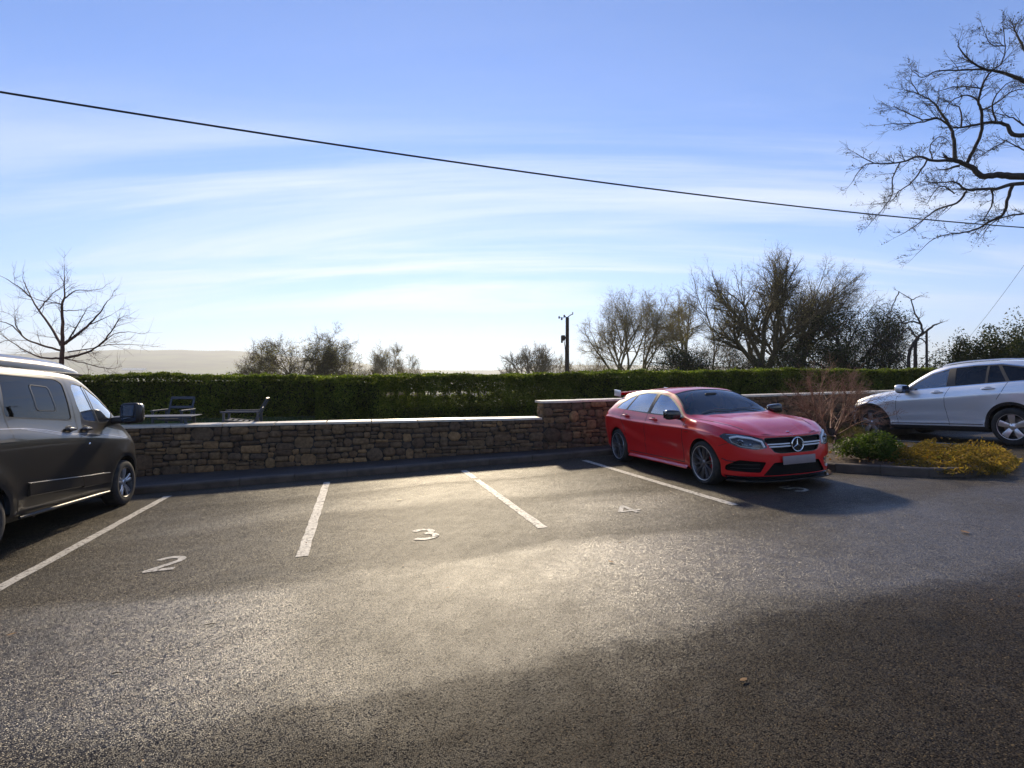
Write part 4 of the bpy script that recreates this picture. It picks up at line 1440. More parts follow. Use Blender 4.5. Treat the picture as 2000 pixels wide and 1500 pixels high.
def mound(seed, poly, h, n, L, m, name, label, cat, updown=.8, lw=.3, hf=None):
    """ground cover: sprigs over a mound"""
    rng = np.random.default_rng(seed)
    P = np.array(poly); c2 = P.mean(0)
    x, y = P2(*c2)
    org = np.array([x, y, float(gz(x, y)) + .05])
    root = empty(name, org, label=label, cat=cat)
    out = []
    lo, hi = P.min(0), P.max(0)
    while len(out) < n:
        q = rng.uniform(lo, hi)
        if not in_poly(q, poly): continue
        q = q + rng.normal(0, .035, 2)
        # distance to the rim
        dmin = 9
        for i in range(len(P)):
            a, b = P[i], P[(i + 1) % len(P)]
            t = np.clip(((q - a) @ (b - a)) / ((b - a) @ (b - a)), 0, 1)
            dmin = min(dmin, np.linalg.norm(a + t * (b - a) - q))
        k = min(1, dmin / .45)
        lump = .6 + .3 * math.sin(q[0] * 7.1 + 2 * math.sin(q[1] * 5)) + .25 * math.sin(q[0] * 15 + q[1] * 13) + (rng.random() < .05) * .35
        zt = h * math.sqrt(k * (2 - k)) * lump
        xx, yy = P2(*q)
        out.append((xx, yy, float(gz(xx, yy)) + .04 + zt * (1 - .5 * rng.random() ** 2)))
    C = np.array(out)
    V, F = leaves(C, L, L * lw, rng, updown=updown)
    mesh('foliage', V - org, F, m, root)
    return root


mound(52, [(5.75, -3.75), (6.0, -4.45), (6.6, -4.72), (7.3, -4.45), (8.0, -4.0), (8.35, -3.65), (8.0, -3.2), (7.5, -2.7), (6.8, -2.6), (6.1, -3.0)], .27, 15000, .060, M['gold'], 'golden_heather', 'spreading golden yellow ground cover spilling over the bed kerb', 'ground cover', .5, .28)
mound(53, [(6.6, -2.3), (7.3, -2.6), (7.9, -2.0), (8.2, -1.2), (7.9, -.7), (7.2, -.9), (6.7, -1.5)], .36, 4500, .15, M['brownherb'], 'dry_lavender', 'brownish dry upright tufted plant behind the golden ground cover', 'shrub', 2.2, .07)
mound(54, [(5.05, -1.2), (5.05, -2.3), (5.3, -2.9), (5.6, -2.7), (5.6, -2.0), (5.4, -1.3)], .22, 1800, .055, M['gold'], 'golden_heather', 'small rusty yellow ground cover patch close to the red car headlight', 'ground cover', .5, .28)
# leaf litter on the bed and tarmac
rng = np.random.default_rng(8)
out = []
while len(out) < 500:
    q = (rng.uniform(5.1, 8), rng.uniform(-3.8, .4))
    if in_poly(q, bed):
        x, y = P2(*q); out.append((x, y, float(gz(x, y)) + .10 + .06 + rng.random() * .02))
V, F = leaves(np.array(out), .06, .04, rng)
tag(mesh('leaf_litter', V, F, M['leafbrown']), 'brown leaf litter on the soil of the bed', 'leaf litter', kind='stuff')
out = []
for i in range(70):
    q = (rng.uniform(-5, 5), .40 - abs(rng.normal(0, .15)))
    x, y = P2(*q); out.append((x, y, float(gz(x, y)) + .012))
for i in range(40):
    q = (rng.uniform(-5, 7), rng.uniform(-8, 0))
    x, y = P2(*q); out.append((x, y, float(gz(x, y)) + .012))
V, F = leaves(np.array(out), .035, .02, rng)
V[:, 2] = V[:, 2] * .25 + .75 * np.repeat(np.array(out)[:, 2], 4)
tag(mesh('leaf_scraps', V, F, M['leafbrown']), 'tiny dry leaf scraps scattered over the tarmac', 'leaf litter', kind='stuff')


def fallen_leaf(u, v, L, rot, lab):
    p = on_bed(u, v, .006)
    k = MB()
    pr = [(-.5, 0), (-.2, .2), (.15, .22), (.5, 0), (.15, -.22), (-.2, -.2)]
    k.add([(a * L, b * L, .006 + .02 * (a * a) * L * 4 + .03 * abs(b) * L) for a, b in pr], [(0, 1, 2, 3), (0, 3, 4, 5)])
    o = k.build('fallen_leaf', M['leafbrown'])
    o.location = p; o.rotation_euler = (0, 0, rot)
    tag(o, lab, 'leaf', 'single fallen leaves on the tarmac')


fallen_leaf(1452, 1329, .055, .5, 'ochre leaf lying on the dark tarmac in the foreground')
fallen_leaf(1885, 1040, .11, 1.5, 'ochre leaf lying on the tarmac at the far right')
fallen_leaf(1193, 1098, .07, 2.2, 'reddish leaf lying on the bright tarmac below number 4')
fallen_leaf(22, 1240, .06, .9, 'red leaf lying on the tarmac at the left edge')
fallen_leaf(780, 977, .09, .3, 'brown leaf lying on the pale tarmac of bay 3')
for (u, v, L, r_, lab) in ((410, 1220, .075, .35, 'longer thin twig on the tarmac below number 2'), (229, 1315, .05, .3, 'shorter thin twig on the tarmac at the lower left')):
    p = on_bed(u, v, .006)
    o = MB().tube([(-L / 2, 0, .003), (0, .003, .004), (L / 2, 0, .003)], [.002, .0025, .0015], 5).build('twig', M['bark'])
    o.location = p; o.rotation_euler = (0, 0, r_)
    tag(o, lab, 'twig', 'twigs on the tarmac')

# ---------------------------------------------------------------- utility pole and overhead lines
D = 38.0
a = px(1108, 740, D); zb = terr(a[0], a[1]) - .2
zt = px(1108, 620, D)[2]
up = empty('utility_pole', (a[0], a[1], zb), label='dark wooden utility pole standing beyond the middle hedge', cat='pole')
H = zt - zb
MB().tube([(0, 0, 0), (0, 0, H * .5), (0, 0, H)], [.15, .135, .12], 14).build('pole_shaft', M['pole'], up, smooth=True)
k = MB()
k.tube([(-.02, -.1, H - .02), (.22, -.12, H + .16), (.36, -.12, H + .22)], [.035, .035, .03], 6).tube([(.36, -.12, H + .18), (.37, -.12, H + .36)], .035, 6)
k.tube([(0, -.1, H - .05), (-.2, -.12, H + .08)], .03, 6)
k.build('bracket', M['pole'], up)
for (x, z) in ((-.22, .08), (-.40, -.12), (-.58, -.02)):
    k = MB()
    k.lathe([(0, -.07), (.05, -.07), (.07, -.02), (.04, .0), (.07, .03), (.04, .06), (.05, .09), (0, .1)], 'Z', 10, (x, -.12, H + z))
    k.tube([(x, -.12, H + z), (x * .4, -.1, H + .0)], .012, 5)
    k.build('insulator', M['pole'], up, smooth=True)
k = MB()
k.sq((-.30, -.05, H - 1.43), (.15, .15, .19), (.4, .5)).box((-.14, -.03, H - 1.42), (.16, .08, .12)).sq((-.38, -.05, H - 1.68), (.07, .07, .10))
k.build('junction_box', M['pole'], up, smooth=True)
MB().tube([(-.24, -.05, H - 1.6), (-.17, -.1, H - 2.0), (-.15, -.12, H - 2.4), (-.16, -.1, 0)], .025, 6).build('cable_conduit', M['pole'], up, smooth=True)

A = px(-700, 62.56, 7.2); B = px(2700, 445.65, 27)
pts = []
for i in range(61):
    f_ = i / 60
    q = A * (1 - f_) + B * f_
    q = q - np.array([0, 0, 1.2566 * 4 * f_ * (1 - f_)])
    pts.append(q)
o = MB().tube([q - A for q in pts], .018, 8).build('overhead_cable', M['cable'], smooth=True)
o.location = A
tag(o, 'thick black overhead cable sagging across the whole sky', 'cable')
A = px(1885, 668, 26.5); B = px(2300, 60, 12)
pts = [A * (1 - i / 20) + B * i / 20 - np.array([0, 0, .35 * 4 * (i / 20) * (1 - i / 20)]) for i in range(21)]
o = MB().tube([q - A for q in pts], .006, 5).build('telephone_wire', M['cable'], smooth=True)
o.location = A
tag(o, 'thin faint wire rising steeply at the right edge of the sky', 'cable')

# ---------------------------------------------------------------- garden furniture on the lawn
def lounge_chair(loc, rz, label):
    """low metal slatted lounge chair facing local -Y"""
    root = empty('garden_chair', loc, (0, 0, rz), label=label, cat='chair', group='grey metal chairs on the lawn')
    w, dpt = .62, .66
    for sx in (-1, 1):
        x = sx * (w / 2 - .02)
        MB().box((x, -dpt / 2 + .03, .19), (.04, .04, .38)).build('leg', M['furniture'], root)
        MB().box((x, dpt / 2 - .05, .19), (.04, .04, .38)).build('leg', M['furniture'], root)
        k = MB().box((x, -.02, .40), (.05, dpt + .02, .03), bevel=.006)
        k.build('armrest', M['furniture'], root)
    k = MB()
    for i in range(6):
        k.box((0, -dpt / 2 + .08 + i * .095, .24 - i * .012), (w - .08, .06, .015))
    for sx in (-1, 1): k.box((sx * (w / 2 - .06), -.03, .215), (.03, dpt - .08, .03), Matrix.Rotation(-.12, 3, 'X'))
    k.build('seat', M['furniture'], root)
    k = MB()
    ry = Matrix.Rotation(-.45, 3, 'X')
    def bk(x, z, sx, sz): k.box(ry @ Vector((x, 0, z)) + Vector((0, dpt / 2 - .12, .2)), (sx, .025, sz), ry)
    bk(-w / 2 + .07, .24, .035, .5); bk(w / 2 - .07, .24, .035, .5)
    bk(0, .475, w - .14, .055); bk(0, .27, w - .14, .05); bk(0, .06, w - .14, .05)
    k.build('backrest', M['furniture'], root)
    return root


p = px(340, 800, 12.0)
z = float(lawn_z(0, 0))
lounge_chair((p[0], 12.0, z), .12, 'grey metal chair facing us behind the low garden table').scale = (1, 1, 1.12)
p = px(476, 800, 11.6)
lounge_chair((p[0], 11.6, z), -1.25, 'grey metal chair turned sideways with its back leaning right').scale = (1.1, 1.1, 1.12)
p = px(305, 815, 11.0)
tb = empty('garden_table', (p[0] + .02, 11.0, z), (0, 0, .22), label='low grey slatted garden table in front of the chair near the van mirror', cat='table')
k = MB()
for i in range(7): k.box((0, -.27 + i * .09, .385), (1.45, .078, .02), bevel=.004)
k.build('tabletop', M['furniture'], tb)
for sx in (-1, 1):
    for sy in (-1, 1):
        MB().box((sx * .6, sy * .24, .187), (.045, .045, .373)).build('leg', M['furniture'], tb)

# ---------------------------------------------------------------- haze: the air itself
hm = bpy.data.materials.new('haze')
hm.use_nodes = True
hm.node_tree.nodes.clear()
ho = N(hm.node_tree, 'ShaderNodeOutputMaterial')
hv = N(hm.node_tree, 'ShaderNodeVolumePrincipled')
hv.inputs['Density'].default_value = 0.00030
hv.inputs['Color'].default_value = (0.90, 0.94, 0.97, 1)
hv.inputs['Anisotropy'].default_value = 0.35
hm.node_tree.links.new(hv.outputs[0], ho.inputs['Volume'])
k = MB().box((0, 0, 115), (9200, 9200, 290))
tag(k.build('haze', hm), kind='stuff')

# ---------------------------------------------------------------- car tools
def pch(pts):
    """monotone cubic through (x,y) points"""
    pts = sorted(pts)
    X = np.array([p[0] for p in pts], float); Y = np.array([p[1] for p in pts], float)
    h = np.diff(X); dl = np.diff(Y) / h
    m = np.zeros(len(X)); m[0] = dl[0]; m[-1] = dl[-1]
    for i in range(1, len(X) - 1):
        m[i] = 0 if dl[i - 1] * dl[i] <= 0 else 3 * (h[i - 1] + h[i]) / ((2 * h[i] + h[i - 1]) / dl[i - 1] + (h[i] + 2 * h[i - 1]) / dl[i])
    def f(x):
        x = min(max(x, X[0]), X[-1])
        i = int(min(max(np.searchsorted(X, x) - 1, 0), len(X) - 2))
        t = (x - X[i]) / h[i]
        return float((2 * t ** 3 - 3 * t * t + 1) * Y[i] + (t ** 3 - 2 * t * t + t) * h[i] * m[i] + (-2 * t ** 3 + 3 * t * t) * Y[i + 1] + (t ** 3 - t * t) * h[i] * m[i + 1])
    return f


def catmull(P, n):
    P = [Vector(p) for p in P]
    Q = [P[0] * 2 - P[1]] + P + [P[-1] * 2 - P[-2]]
    out = []
    for i in range(1, len(Q) - 2):
        for k in range(n):
            u = k / n
            out.append(.5 * ((2 * Q[i]) + (-Q[i - 1] + Q[i + 1]) * u + (2 * Q[i - 1] - 5 * Q[i] + 4 * Q[i + 1] - Q[i + 2]) * u * u + (-Q[i - 1] + 3 * Q[i] - 3 * Q[i + 1] + Q[i + 2]) * u ** 3))
    out.append(P[-1])
    return out


def rounded(poly, r, n=4):
    out = []
    m = len(poly)
    for i in range(m):
        a, b, c = np.array(poly[i - 1], float), np.array(poly[i], float), np.array(poly[(i + 1) % m], float)
        ra = min(r, np.linalg.norm(a - b) * .45); rc = min(r, np.linalg.norm(c - b) * .45)
        p = b + (a - b) / np.linalg.norm(a - b) * ra; q = b + (c - b) / np.linalg.norm(c - b) * rc
        for k in range(n + 1):
            t = k / n
            out.append(tuple((1 - t) ** 2 * p + 2 * t * (1 - t) * b + t * t * q))
    return out


def grown(poly, d):
    P = [np.array(p, float) for p in poly]
    area = sum(P[i - 1][0] * P[i][1] - P[i][0] * P[i - 1][1] for i in range(len(P)))
    sg = 1 if area > 0 else -1
    out = []
    n = len(P)
    for i in range(n):
        a = P[i] - P[i - 1]; b = P[(i + 1) % n] - P[i]
        a = a / (np.linalg.norm(a) + 1e-9); b = b / (np.linalg.norm(b) + 1e-9)
        na = np.array([a[1], -a[0]]) * sg; nb = np.array([b[1], -b[0]]) * sg
        v = na + nb
        v = v / max(.35, float(v @ v) / 2)
        out.append(tuple(P[i] + v * d))
    return out


SIDE = (Vector((1, 0, 0)), Vector((0, 0, 1)))
FRONT = (Vector((0, 1, 0)), Vector((0, 0, 1)))
TOP = (Vector((1, 0, 0)), Vector((0, 1, 0)))


class Shell:
    """car body surface: a grid of stations round the plan, carved into panels along projected outlines"""
    def __init__(self, sp):
        self.sp = sp
        W = sp['W']; nx, tx = sp['nose'], sp['tail']
        af, ar = sp['af'], sp['ar']; nf, nr = sp.get('nf', 3.0), sp.get('nr', 3.6)
        plan = []
        K = 20
        for i in range(K):
            th = math.pi / 2 * (i / K)
            plan.append((nx - af + af * math.cos(th) ** (2 / nf), W * math.sin(th) ** (2 / nf)))
        L = (nx - af) - (tx + ar)
        n = int(L / sp.get('dx', .065))
        for i in range(n + 1):
            plan.append((nx - af - L * i / n, W))
        for i in range(1, K + 1):
            th = math.pi / 2 * (1 - i / K)
            plan.append((tx + ar - ar * max(0, math.cos(th)) ** (2 / nr), W * max(0, math.sin(th)) ** (2 / nr)))
        plan[-1] = (tx, 0)
        rows = []
        V = sp['levels']
        self.xs = [p[0] for p in plan]
        for x, y in plan:
            wf = max(0, min(1, (x - (nx - af)) / af)) ** 1.2
            wr = max(0, min(1, ((tx + ar) - x) / ar)) ** 1.2
            zb, zs = sp['zb'](x), sp['zs'](x)
            wx = sp['wx'](x)
            row = []
            for v in V:
                z = zb + (zs - zb) * v
                yy = y * sp['side'](v) * wx
                row.append(Vector((x + wf * sp['np'](z) + wr * sp['tp'](z), yy, z)))
            S = row[-1]
            xo = S.x
            yR = min(sp['yR'](x), S.y * .93)
            zR, zC = sp['zR'](x), sp['zC'](x)
            zR = zR if y > 1e-6 else zC
            bul = sp.get('bul', .018)
            k = [S, Vector((xo, (S.y + yR) / 2 + bul * min(1, y / W * 1.2), (S.z + zR) / 2 + (.004))),
                 Vector((xo, yR, zR)), Vector((xo, yR * .86, zR + (zC - zR) * sp.get('c1', .45))), Vector((xo, yR * .45, zR + (zC - zR) * .86)), Vector((xo, 0, zC))]
            row += catmull(k, 4)[1:]
            row[-1] = Vector((xo, 0, zC))
            rows.append(row)
        bm = bmesh.new()
        tg = bm.faces.layers.int.new('tag')
        self.bm, self.tg = bm, tg
        for sgn in (-1, 1):
            g = [[bm.verts.new((p.x, p.y * sgn, p.z)) for p in row] for row in rows]
            for i in range(len(g) - 1):
                for j in range(len(g[0]) - 1):
                    q = (g[i][j], g[i + 1][j], g[i + 1][j + 1], g[i][j + 1])
                    if sgn > 0: q = q[::-1]
                    bm.faces.new(q)
        bmesh.ops.remove_doubles(bm, verts=bm.verts[:], dist=.0012)
        bmesh.ops.recalc_face_normals(bm, faces=bm.faces[:])
        # make sure normals point outwards
        bm.faces.ensure_lookup_table()
        f = max(bm.faces, key=lambda f: f.calc_center_median().z)
        if f.normal.z < 0: bmesh.ops.reverse_faces(bm, faces=bm.faces[:])
        if sp.get('mod'):
            for v in bm.verts: sp['mod'](v)
        bm.normal_update()
        self.bvh = BVHTree.FromBMesh(bm)

    def carve(self, poly, axes, tag, filt):
        bm, tg = self.bm, self.tg
        A, B = axes
        Nn = A.cross(B)
        P = [Vector(p) for p in poly]
        n = len(P)
        for i in range(n):
            p, q = P[i], P[(i + 1) % n]
            if (q - p).length < 1e-5: continue
            lo = (min(p.x, q.x) - .002, min(p.y, q.y) - .002); hi = (max(p.x, q.x) + .002, max(p.y, q.y) + .002)
            F = []
            for f in bm.faces:
                c = f.calc_center_median()
                a, b = c.dot(A), c.dot(B)
                if a < lo[0] - .4 or a > hi[0] + .4 or b < lo[1] - .4 or b > hi[1] + .4: continue
                if not filt(f, c): continue
                aa = [v.co.dot(A) for v in f.verts]; bb = [v.co.dot(B) for v in f.verts]
                if max(aa) < lo[0] or min(aa) > hi[0] or max(bb) < lo[1] or min(bb) > hi[1]: continue
                F.append(f)
            if not F: continue
            E = set(); Vv = set()
            for f in F:
                E.update(f.edges); Vv.update(f.verts)
            d = (q - p).normalized()
            no = A * (-d.y) + B * d.x
            # solve point on plane for (possibly skewed) axes: use orthonormal axes only
            co = A * p.x + B * p.y
            bmesh.ops.bisect_plane(bm, geom=F + list(E) + list(Vv), dist=1e-5, plane_co=co, plane_no=no)
        for f in bm.faces:
            c = f.calc_center_median()
            if filt(f, c) and in_poly((c.dot(A), c.dot(B)), poly):
                f[tg] = tag

    def ray(self, o, d):
        h = self.bvh.ray_cast(Vector(o), Vector(d))
        return h[0], h[1]

    def side(self, x, z, sg):
        h, n = self.ray((x, 3 * sg, z), (0, -sg, 0))
        if h is None: h, n = Vector((x, self.sp['W'] * sg, z)), Vector((0, sg, 0))
        return h, n

    def front(self, y, z):
        h, n = self.ray((4, y, z), (-1, 0, 0))
        if h is None: h, n = Vector((self.sp['nose'], y, z)), Vector((1, 0, 0))
        return h, n

    def extract(self, tags, off=0.0, side=None, xf=None):
        """copy faces carrying the tags, moved inwards by off; returns verts, faces, rim pairs"""
        bm, tg = self.bm, self.tg
        bm.normal_update()
        idx = {}; V = []; F = []; cnt = {}
        for f in bm.faces:
            if f[tg] in tags and (side is None or f.calc_center_median().y * side > 0) and (xf is None or xf(f.calc_center_median().x)):
                q = []
                for v in f.verts:
                    if v not in idx:
                        idx[v] = len(V); V.append(v.co - v.normal * off)
                    q.append(idx[v])
                F.append(tuple(q))
                for i in range(len(f.verts)):
                    a, b = f.verts[i], f.verts[(i + 1) % len(f.verts)]
                    k = (a, b) if a.index < b.index else (b, a)
                    cnt.setdefault(frozenset((a, b)), []).append((a, b))
        rim = [v[0] for v in cnt.values() if len(v) == 1]
        skV = []; skF = []
        for a, b in rim:
            k = len(skV)
            skV += [a.co.copy(), b.co.copy(), b.co - b.normal * off, a.co - a.normal * off]
            skF.append((k, k + 1, k + 2, k + 3))
        return V, F, skV, skF

    def part(self, name, tags, m, parent, off=0.0, side=None, skirt=None, sharp=40, xf=None):
        V, F, sv_, sf_ = self.extract(tags, off, side, xf)
        if not F: return None
        if skirt is not None and off > 0:
            b = len(V)
            V = V + sv_; F2 = [tuple(i + b for i in f) for f in sf_]
            return mesh(name, V, F + F2, [m, skirt], parent, True, [0] * len(F) + [1] * len(F2), sharp)
        return mesh(name, V, F, m, parent, True, None, sharp)

    def ribbon(self, mb, pts, sg, w=.012, off=.0015, proj='side', mi=0, lift=0.0):
        """narrow dark strip laid on the surface along a path given in the projected plane"""
        P = []
        path = []
        for i in range(len(pts) - 1):
            a, b = np.array(pts[i]), np.array(pts[i + 1])
            k = max(1, int(np.linalg.norm(b - a) / .035))
            path += [a + (b - a) * j / k for j in range(k)]
        path.append(np.array(pts[-1]))
        for q in path:
            if proj == 'side': h, n = self.side(q[0], q[1], sg)
            elif proj == 'front': h, n = self.front(q[0] * sg, q[1])
            else:
                h, n = self.ray((q[0], q[1] * sg, 4), (0, 0, -1))
                if h is None: continue
            if n.dot(Vector((0, sg, 0))) < -.3 and proj == 'side': n = -n
            P.append((h + n * off, n))
        if len(P) < 2: return
        v = []; f = []
        for i, (p, n) in enumerate(P):
            d = (P[min(i + 1, len(P) - 1)][0] - P[max(i - 1, 0)][0]).normalized()
            c = d.cross(n).normalized() * w / 2
            v += [p + c, p + n * lift, p - c]
        for i in range(len(P) - 1):
            k = 3 * i
            f += [(k, k + 1, k + 4, k + 3), (k + 1, k + 2, k + 5, k + 4)]
        mb.add(v, f, mi)


def merge_into(o, k, m):
    """shut lines belong to the body mesh: add them to it with their own material"""
    me = o.data
    me.materials.append(m)
    mi = len(me.materials) - 1
    bm = bmesh.new(); bm.from_mesh(me)
    vs = [bm.verts.new(p) for p in k.v]
    for f in k.f:
        try:
            q = bm.faces.new([vs[i] for i in f]); q.material_index = mi; q.smooth = True
        except ValueError: pass
    bm.to_mesh(me); bm.free(); me.update()


def make_wheel(parent, c, sg, Rt, rr, w, style, turn=0.0, caliper=None):
    """wheel assembly; outer face towards sg*Y.  wheel > tyre, rim, brake disc"""
    wh = empty('wheel', c, (0, 0, 0 if sg < 0 else math.pi))
    wh.parent = parent
    wh.rotation_euler[2] += turn
    h = w / 2
    k = MB().lathe([(rr - .012, -h + .014), (rr, -h + .004), (rr + .012, -h), (rr + (Rt - rr) * .5, -h - .006), (Rt - .028, -h + .004), (Rt - .012, -h + .016), (Rt - .003, -h + .034), (Rt, -h + .06),
                    (Rt, h - .06), (Rt - .012, h - .016), (Rt - .028, h - .004), (rr + .01, h), (rr - .012, h - .014)], 'Y', 56)
    # tread grooves as shallow rings
    for gy in (-h * .45, 0, h * .45): k.lathe([(Rt + .0015, gy - .004), (Rt + .0015, gy + .004)], 'Y', 56)
    k.build('tyre', M['rubber'], wh, smooth=True, sharp=50)
    k = MB()
    k.lathe([(rr - .010, -h + .012), (rr + .004, -h + .004), (rr + .002, -h - .001), (rr - .006, -h + .001)], 'Y', 56, mi=1)
    k.lathe([(rr - .006, -h + .001), (rr - .014, -h + .012), (rr - .020, -h + .03), (rr - .030, -h + .06), (rr - .045, h * .3), (rr - .03, h - .02), (rr - .012, h - .012)], 'Y', 56, mi=style.get('mb', 0))
    face = -h + style.get('dish', .03)
    ns = style['n']
    hubr = style.get('hub', .065)
    for i in range(ns):
        for off in style.get('pair', (0,)):
            a = 2 * math.pi * (i + .25) / ns + off
            ca, sa = math.cos(a), math.sin(a)
            tw = style.get('twist', 0)
            r0, r1 = hubr * .8, rr - .012
            w0, w1 = style['w0'] / 2, style['w1'] / 2
            secs = []
            for q in range(5):
                u = q / 4
                r = r0 + (r1 - r0) * u
                ww = w0 + (w1 - w0) * u ** style.get('pw', 1)
                yy = face + style.get('bow', .012) * math.sin(math.pi * u) * -1 + style.get('tilt', -.012) * u
                aa = a + tw * u
                c_, s_ = math.cos(aa), math.sin(aa)
                def pt(off_, y): return (c_ * r - s_ * off_, y, s_ * r + c_ * off_)
                secs.append([pt(-ww, yy + .006), pt(-ww * .5, yy), pt(ww * .5, yy), pt(ww, yy + .006), pt(ww * .8, yy + .03), pt(-ww * .8, yy + .03)])
            v = [p for s_ in secs for p in s_]
            f = []
            for q in range(4):
                for e in range(6):
                    f.append((q * 6 + e, q * 6 + (e + 1) % 6, q * 6 + 6 + (e + 1) % 6, q * 6 + 6 + e))
            k.add(v, f, style.get('mi', 0))
    k.lathe([(0, face - .006), (.028, face - .006), (.033, face - .002), (hubr, face + .004), (hubr + .006, face + .035), (0, face + .04)], 'Y', 24, mi=style.get('mi', 0))
    for i in range(5):
        a = 2 * math.pi * (i + .5) / 5
        k.lathe([(0, face - .001), (.009, face - .001), (.010, face + .02)], 'Y', 8, (math.cos(a) * .052, 0, math.sin(a) * .052), 2)
    k.build('rim', [style['m'], style['lip'], M['black']], wh, smooth=True, sharp=40)
    k = MB()
    k.lathe([(.05, face + .055), (rr * .74, face + .055), (rr * .74, face + .075), (.05, face + .075)], 'Y', 32, closed=True)
    k.build('brake_disc', M['steel'], wh, smooth=True, sharp=30)
    MB().lathe([(rr * .76, face + .07), (0, face + .085)], 'Y', 32).lathe([(rr * .76, face + .07), (rr - .04, h * .6)], 'Y', 32).build('inner_barrel', M['black'], wh, smooth=True, sharp=40)
    if caliper:
        k = MB()
        a0, a1 = caliper[1]
        pr = []
        for i in range(9):
            a = a0 + (a1 - a0) * i / 8
            pr.append(a)
        v = []; f = []
        for a in pr:
            for r, y in ((rr * .48, face + .035), (rr * .80, face + .035), (rr * .80, face + .085), (rr * .48, face + .085)):
                v.append((math.cos(a) * r, y, math.sin(a) * r))
        for i in range(8):
            for e in range(4): f.append((4 * i + e, 4 * i + (e + 1) % 4, 4 * i + 4 + (e + 1) % 4, 4 * i + 4 + e))
        f += [(0, 1, 2, 3), (35, 34, 33, 32)]
        k.add(v, f).build('brake_caliper', caliper[0], wh)
    return wh


def arch_poly(x, z, r, n=26, drop=-.4):
    return [(x + r * math.cos(math.pi * i / n), z + r * math.sin(math.pi * i / n)) for i in range(n + 1)] + [(x - r, drop), (x + r, drop)]


def liners(root, sp, wheels, m):
    for x in wheels:
        for sg in (-1, 1):
            k = MB()
            y1 = (sp['W'] - .34) * sg
            n = 20; r = sp['ra'] + .004; v = []; f = []
            for i in range(n + 1):
                a = -.15 + (math.pi + .3) * i / n
                y0 = sp['W'] * (.89 + .09 * max(0, math.sin(a)) ** .5) * sg
                v += [(x + r * math.cos(a), y0, sp['hub'] + r * math.sin(a)), (x + r * math.cos(a), y1, sp['hub'] + r * math.sin(a))]
            for i in range(n): f.append((2 * i, 2 * i + 1, 2 * i + 3, 2 * i + 2))
            b = len(v); v.append((x, y1, sp['hub']))
            for i in range(n): f.append((2 * i + 1, b, 2 * i + 3))
            k.add(v, f)
            k.build('wheel_arch_liner', m, root)


def underfloor(root, sp, z, x0, x1, m, axles=()):
    w = sp['W'] * .86
    k = MB()
    xs = [x1] + sorted([q for a in axles for q in (a + sp['ra'] + .03, a - sp['ra'] - .03)], reverse=True) + [x0]
    for i in range(len(xs) - 1):
        a, b = xs[i], xs[i + 1]
        ww = w if i % 2 == 0 else sp['W'] - .36
        k.box(((a + b) / 2, 0, z + .06), (abs(a - b) - .004, ww * 2, .1), bevel=.02)
    k.build('underbody', m, root)


def seats(root, xs, y, z, m, steer=None, rec=.28):
    for x in xs:
        for sg in (-1, 1):
            k = MB()
            k.sq((x, y * sg, z), (.27, .25, .09), (.4, .4))
            rt = Matrix.Rotation(-rec, 3, 'Y')
            k.sq(rt @ Vector((0, 0, .36)) + Vector((x - .26, y * sg, z)), (.07, .24, .34), (.45, .45), rt)
            k.sq(rt @ Vector((0, 0, .76)) + Vector((x - .25, y * sg, z)), (.05, .13, .09), (.5, .5), rt)
            k.build('seat', m, root, smooth=True)


def place(root, x, y, yaw, pitch=0.0, dz=0.0, base=None):
    """stand the car on the sloping tarmac, origin under the front axle"""
    z = float(gz(x, y)) + dz
    nrm = Vector((-.0428, .0138, 1)).normalized()
    fx = Vector((math.cos(yaw), math.sin(yaw), 0)); fx = (fx - nrm * fx.dot(nrm)).normalized()
    fy = nrm.cross(fx)
    Mx = Matrix((fx, fy, nrm)).transposed()
    Mx = Mx @ Matrix.Rotation(pitch, 3, 'Y')
    root.rotation_mode = 'XYZ'
    root.rotation_euler = Mx.to_euler()
    root.location = (x, y, z)


def glassy(sh, root, name, tag_, m, side=None, off=.006):
    o = sh.part(name, {tag_}, m, root, off, side, M['black'])
    return o


def handle(root, sh, x, z, sg, m, L=.2, mcup=None, h=.022):
    p, n = sh.side(x, z, sg)
    k = MB()
    # recessed cup suggested by a dark dished oval, with the grip bar standing proud
    k.sq(p + Vector((0, sg * .001, 0)), (L * .34, .004, h * 1.7), (.9, .9), mi=1)
    k.tube([p + Vector((-L / 2, sg * .004, .004)), p + Vector((-L * .36, sg * .032, .006)), p + Vector((0, sg * .040, .006)), p + Vector((L * .36, sg * .032, .004)), p + Vector((L / 2, sg * .004, 0))],
           [h * .55, h * .75, h * .8, h * .75, h * .55], 8)
    return k.build('door_handle', [m, M['black']], root, smooth=True)


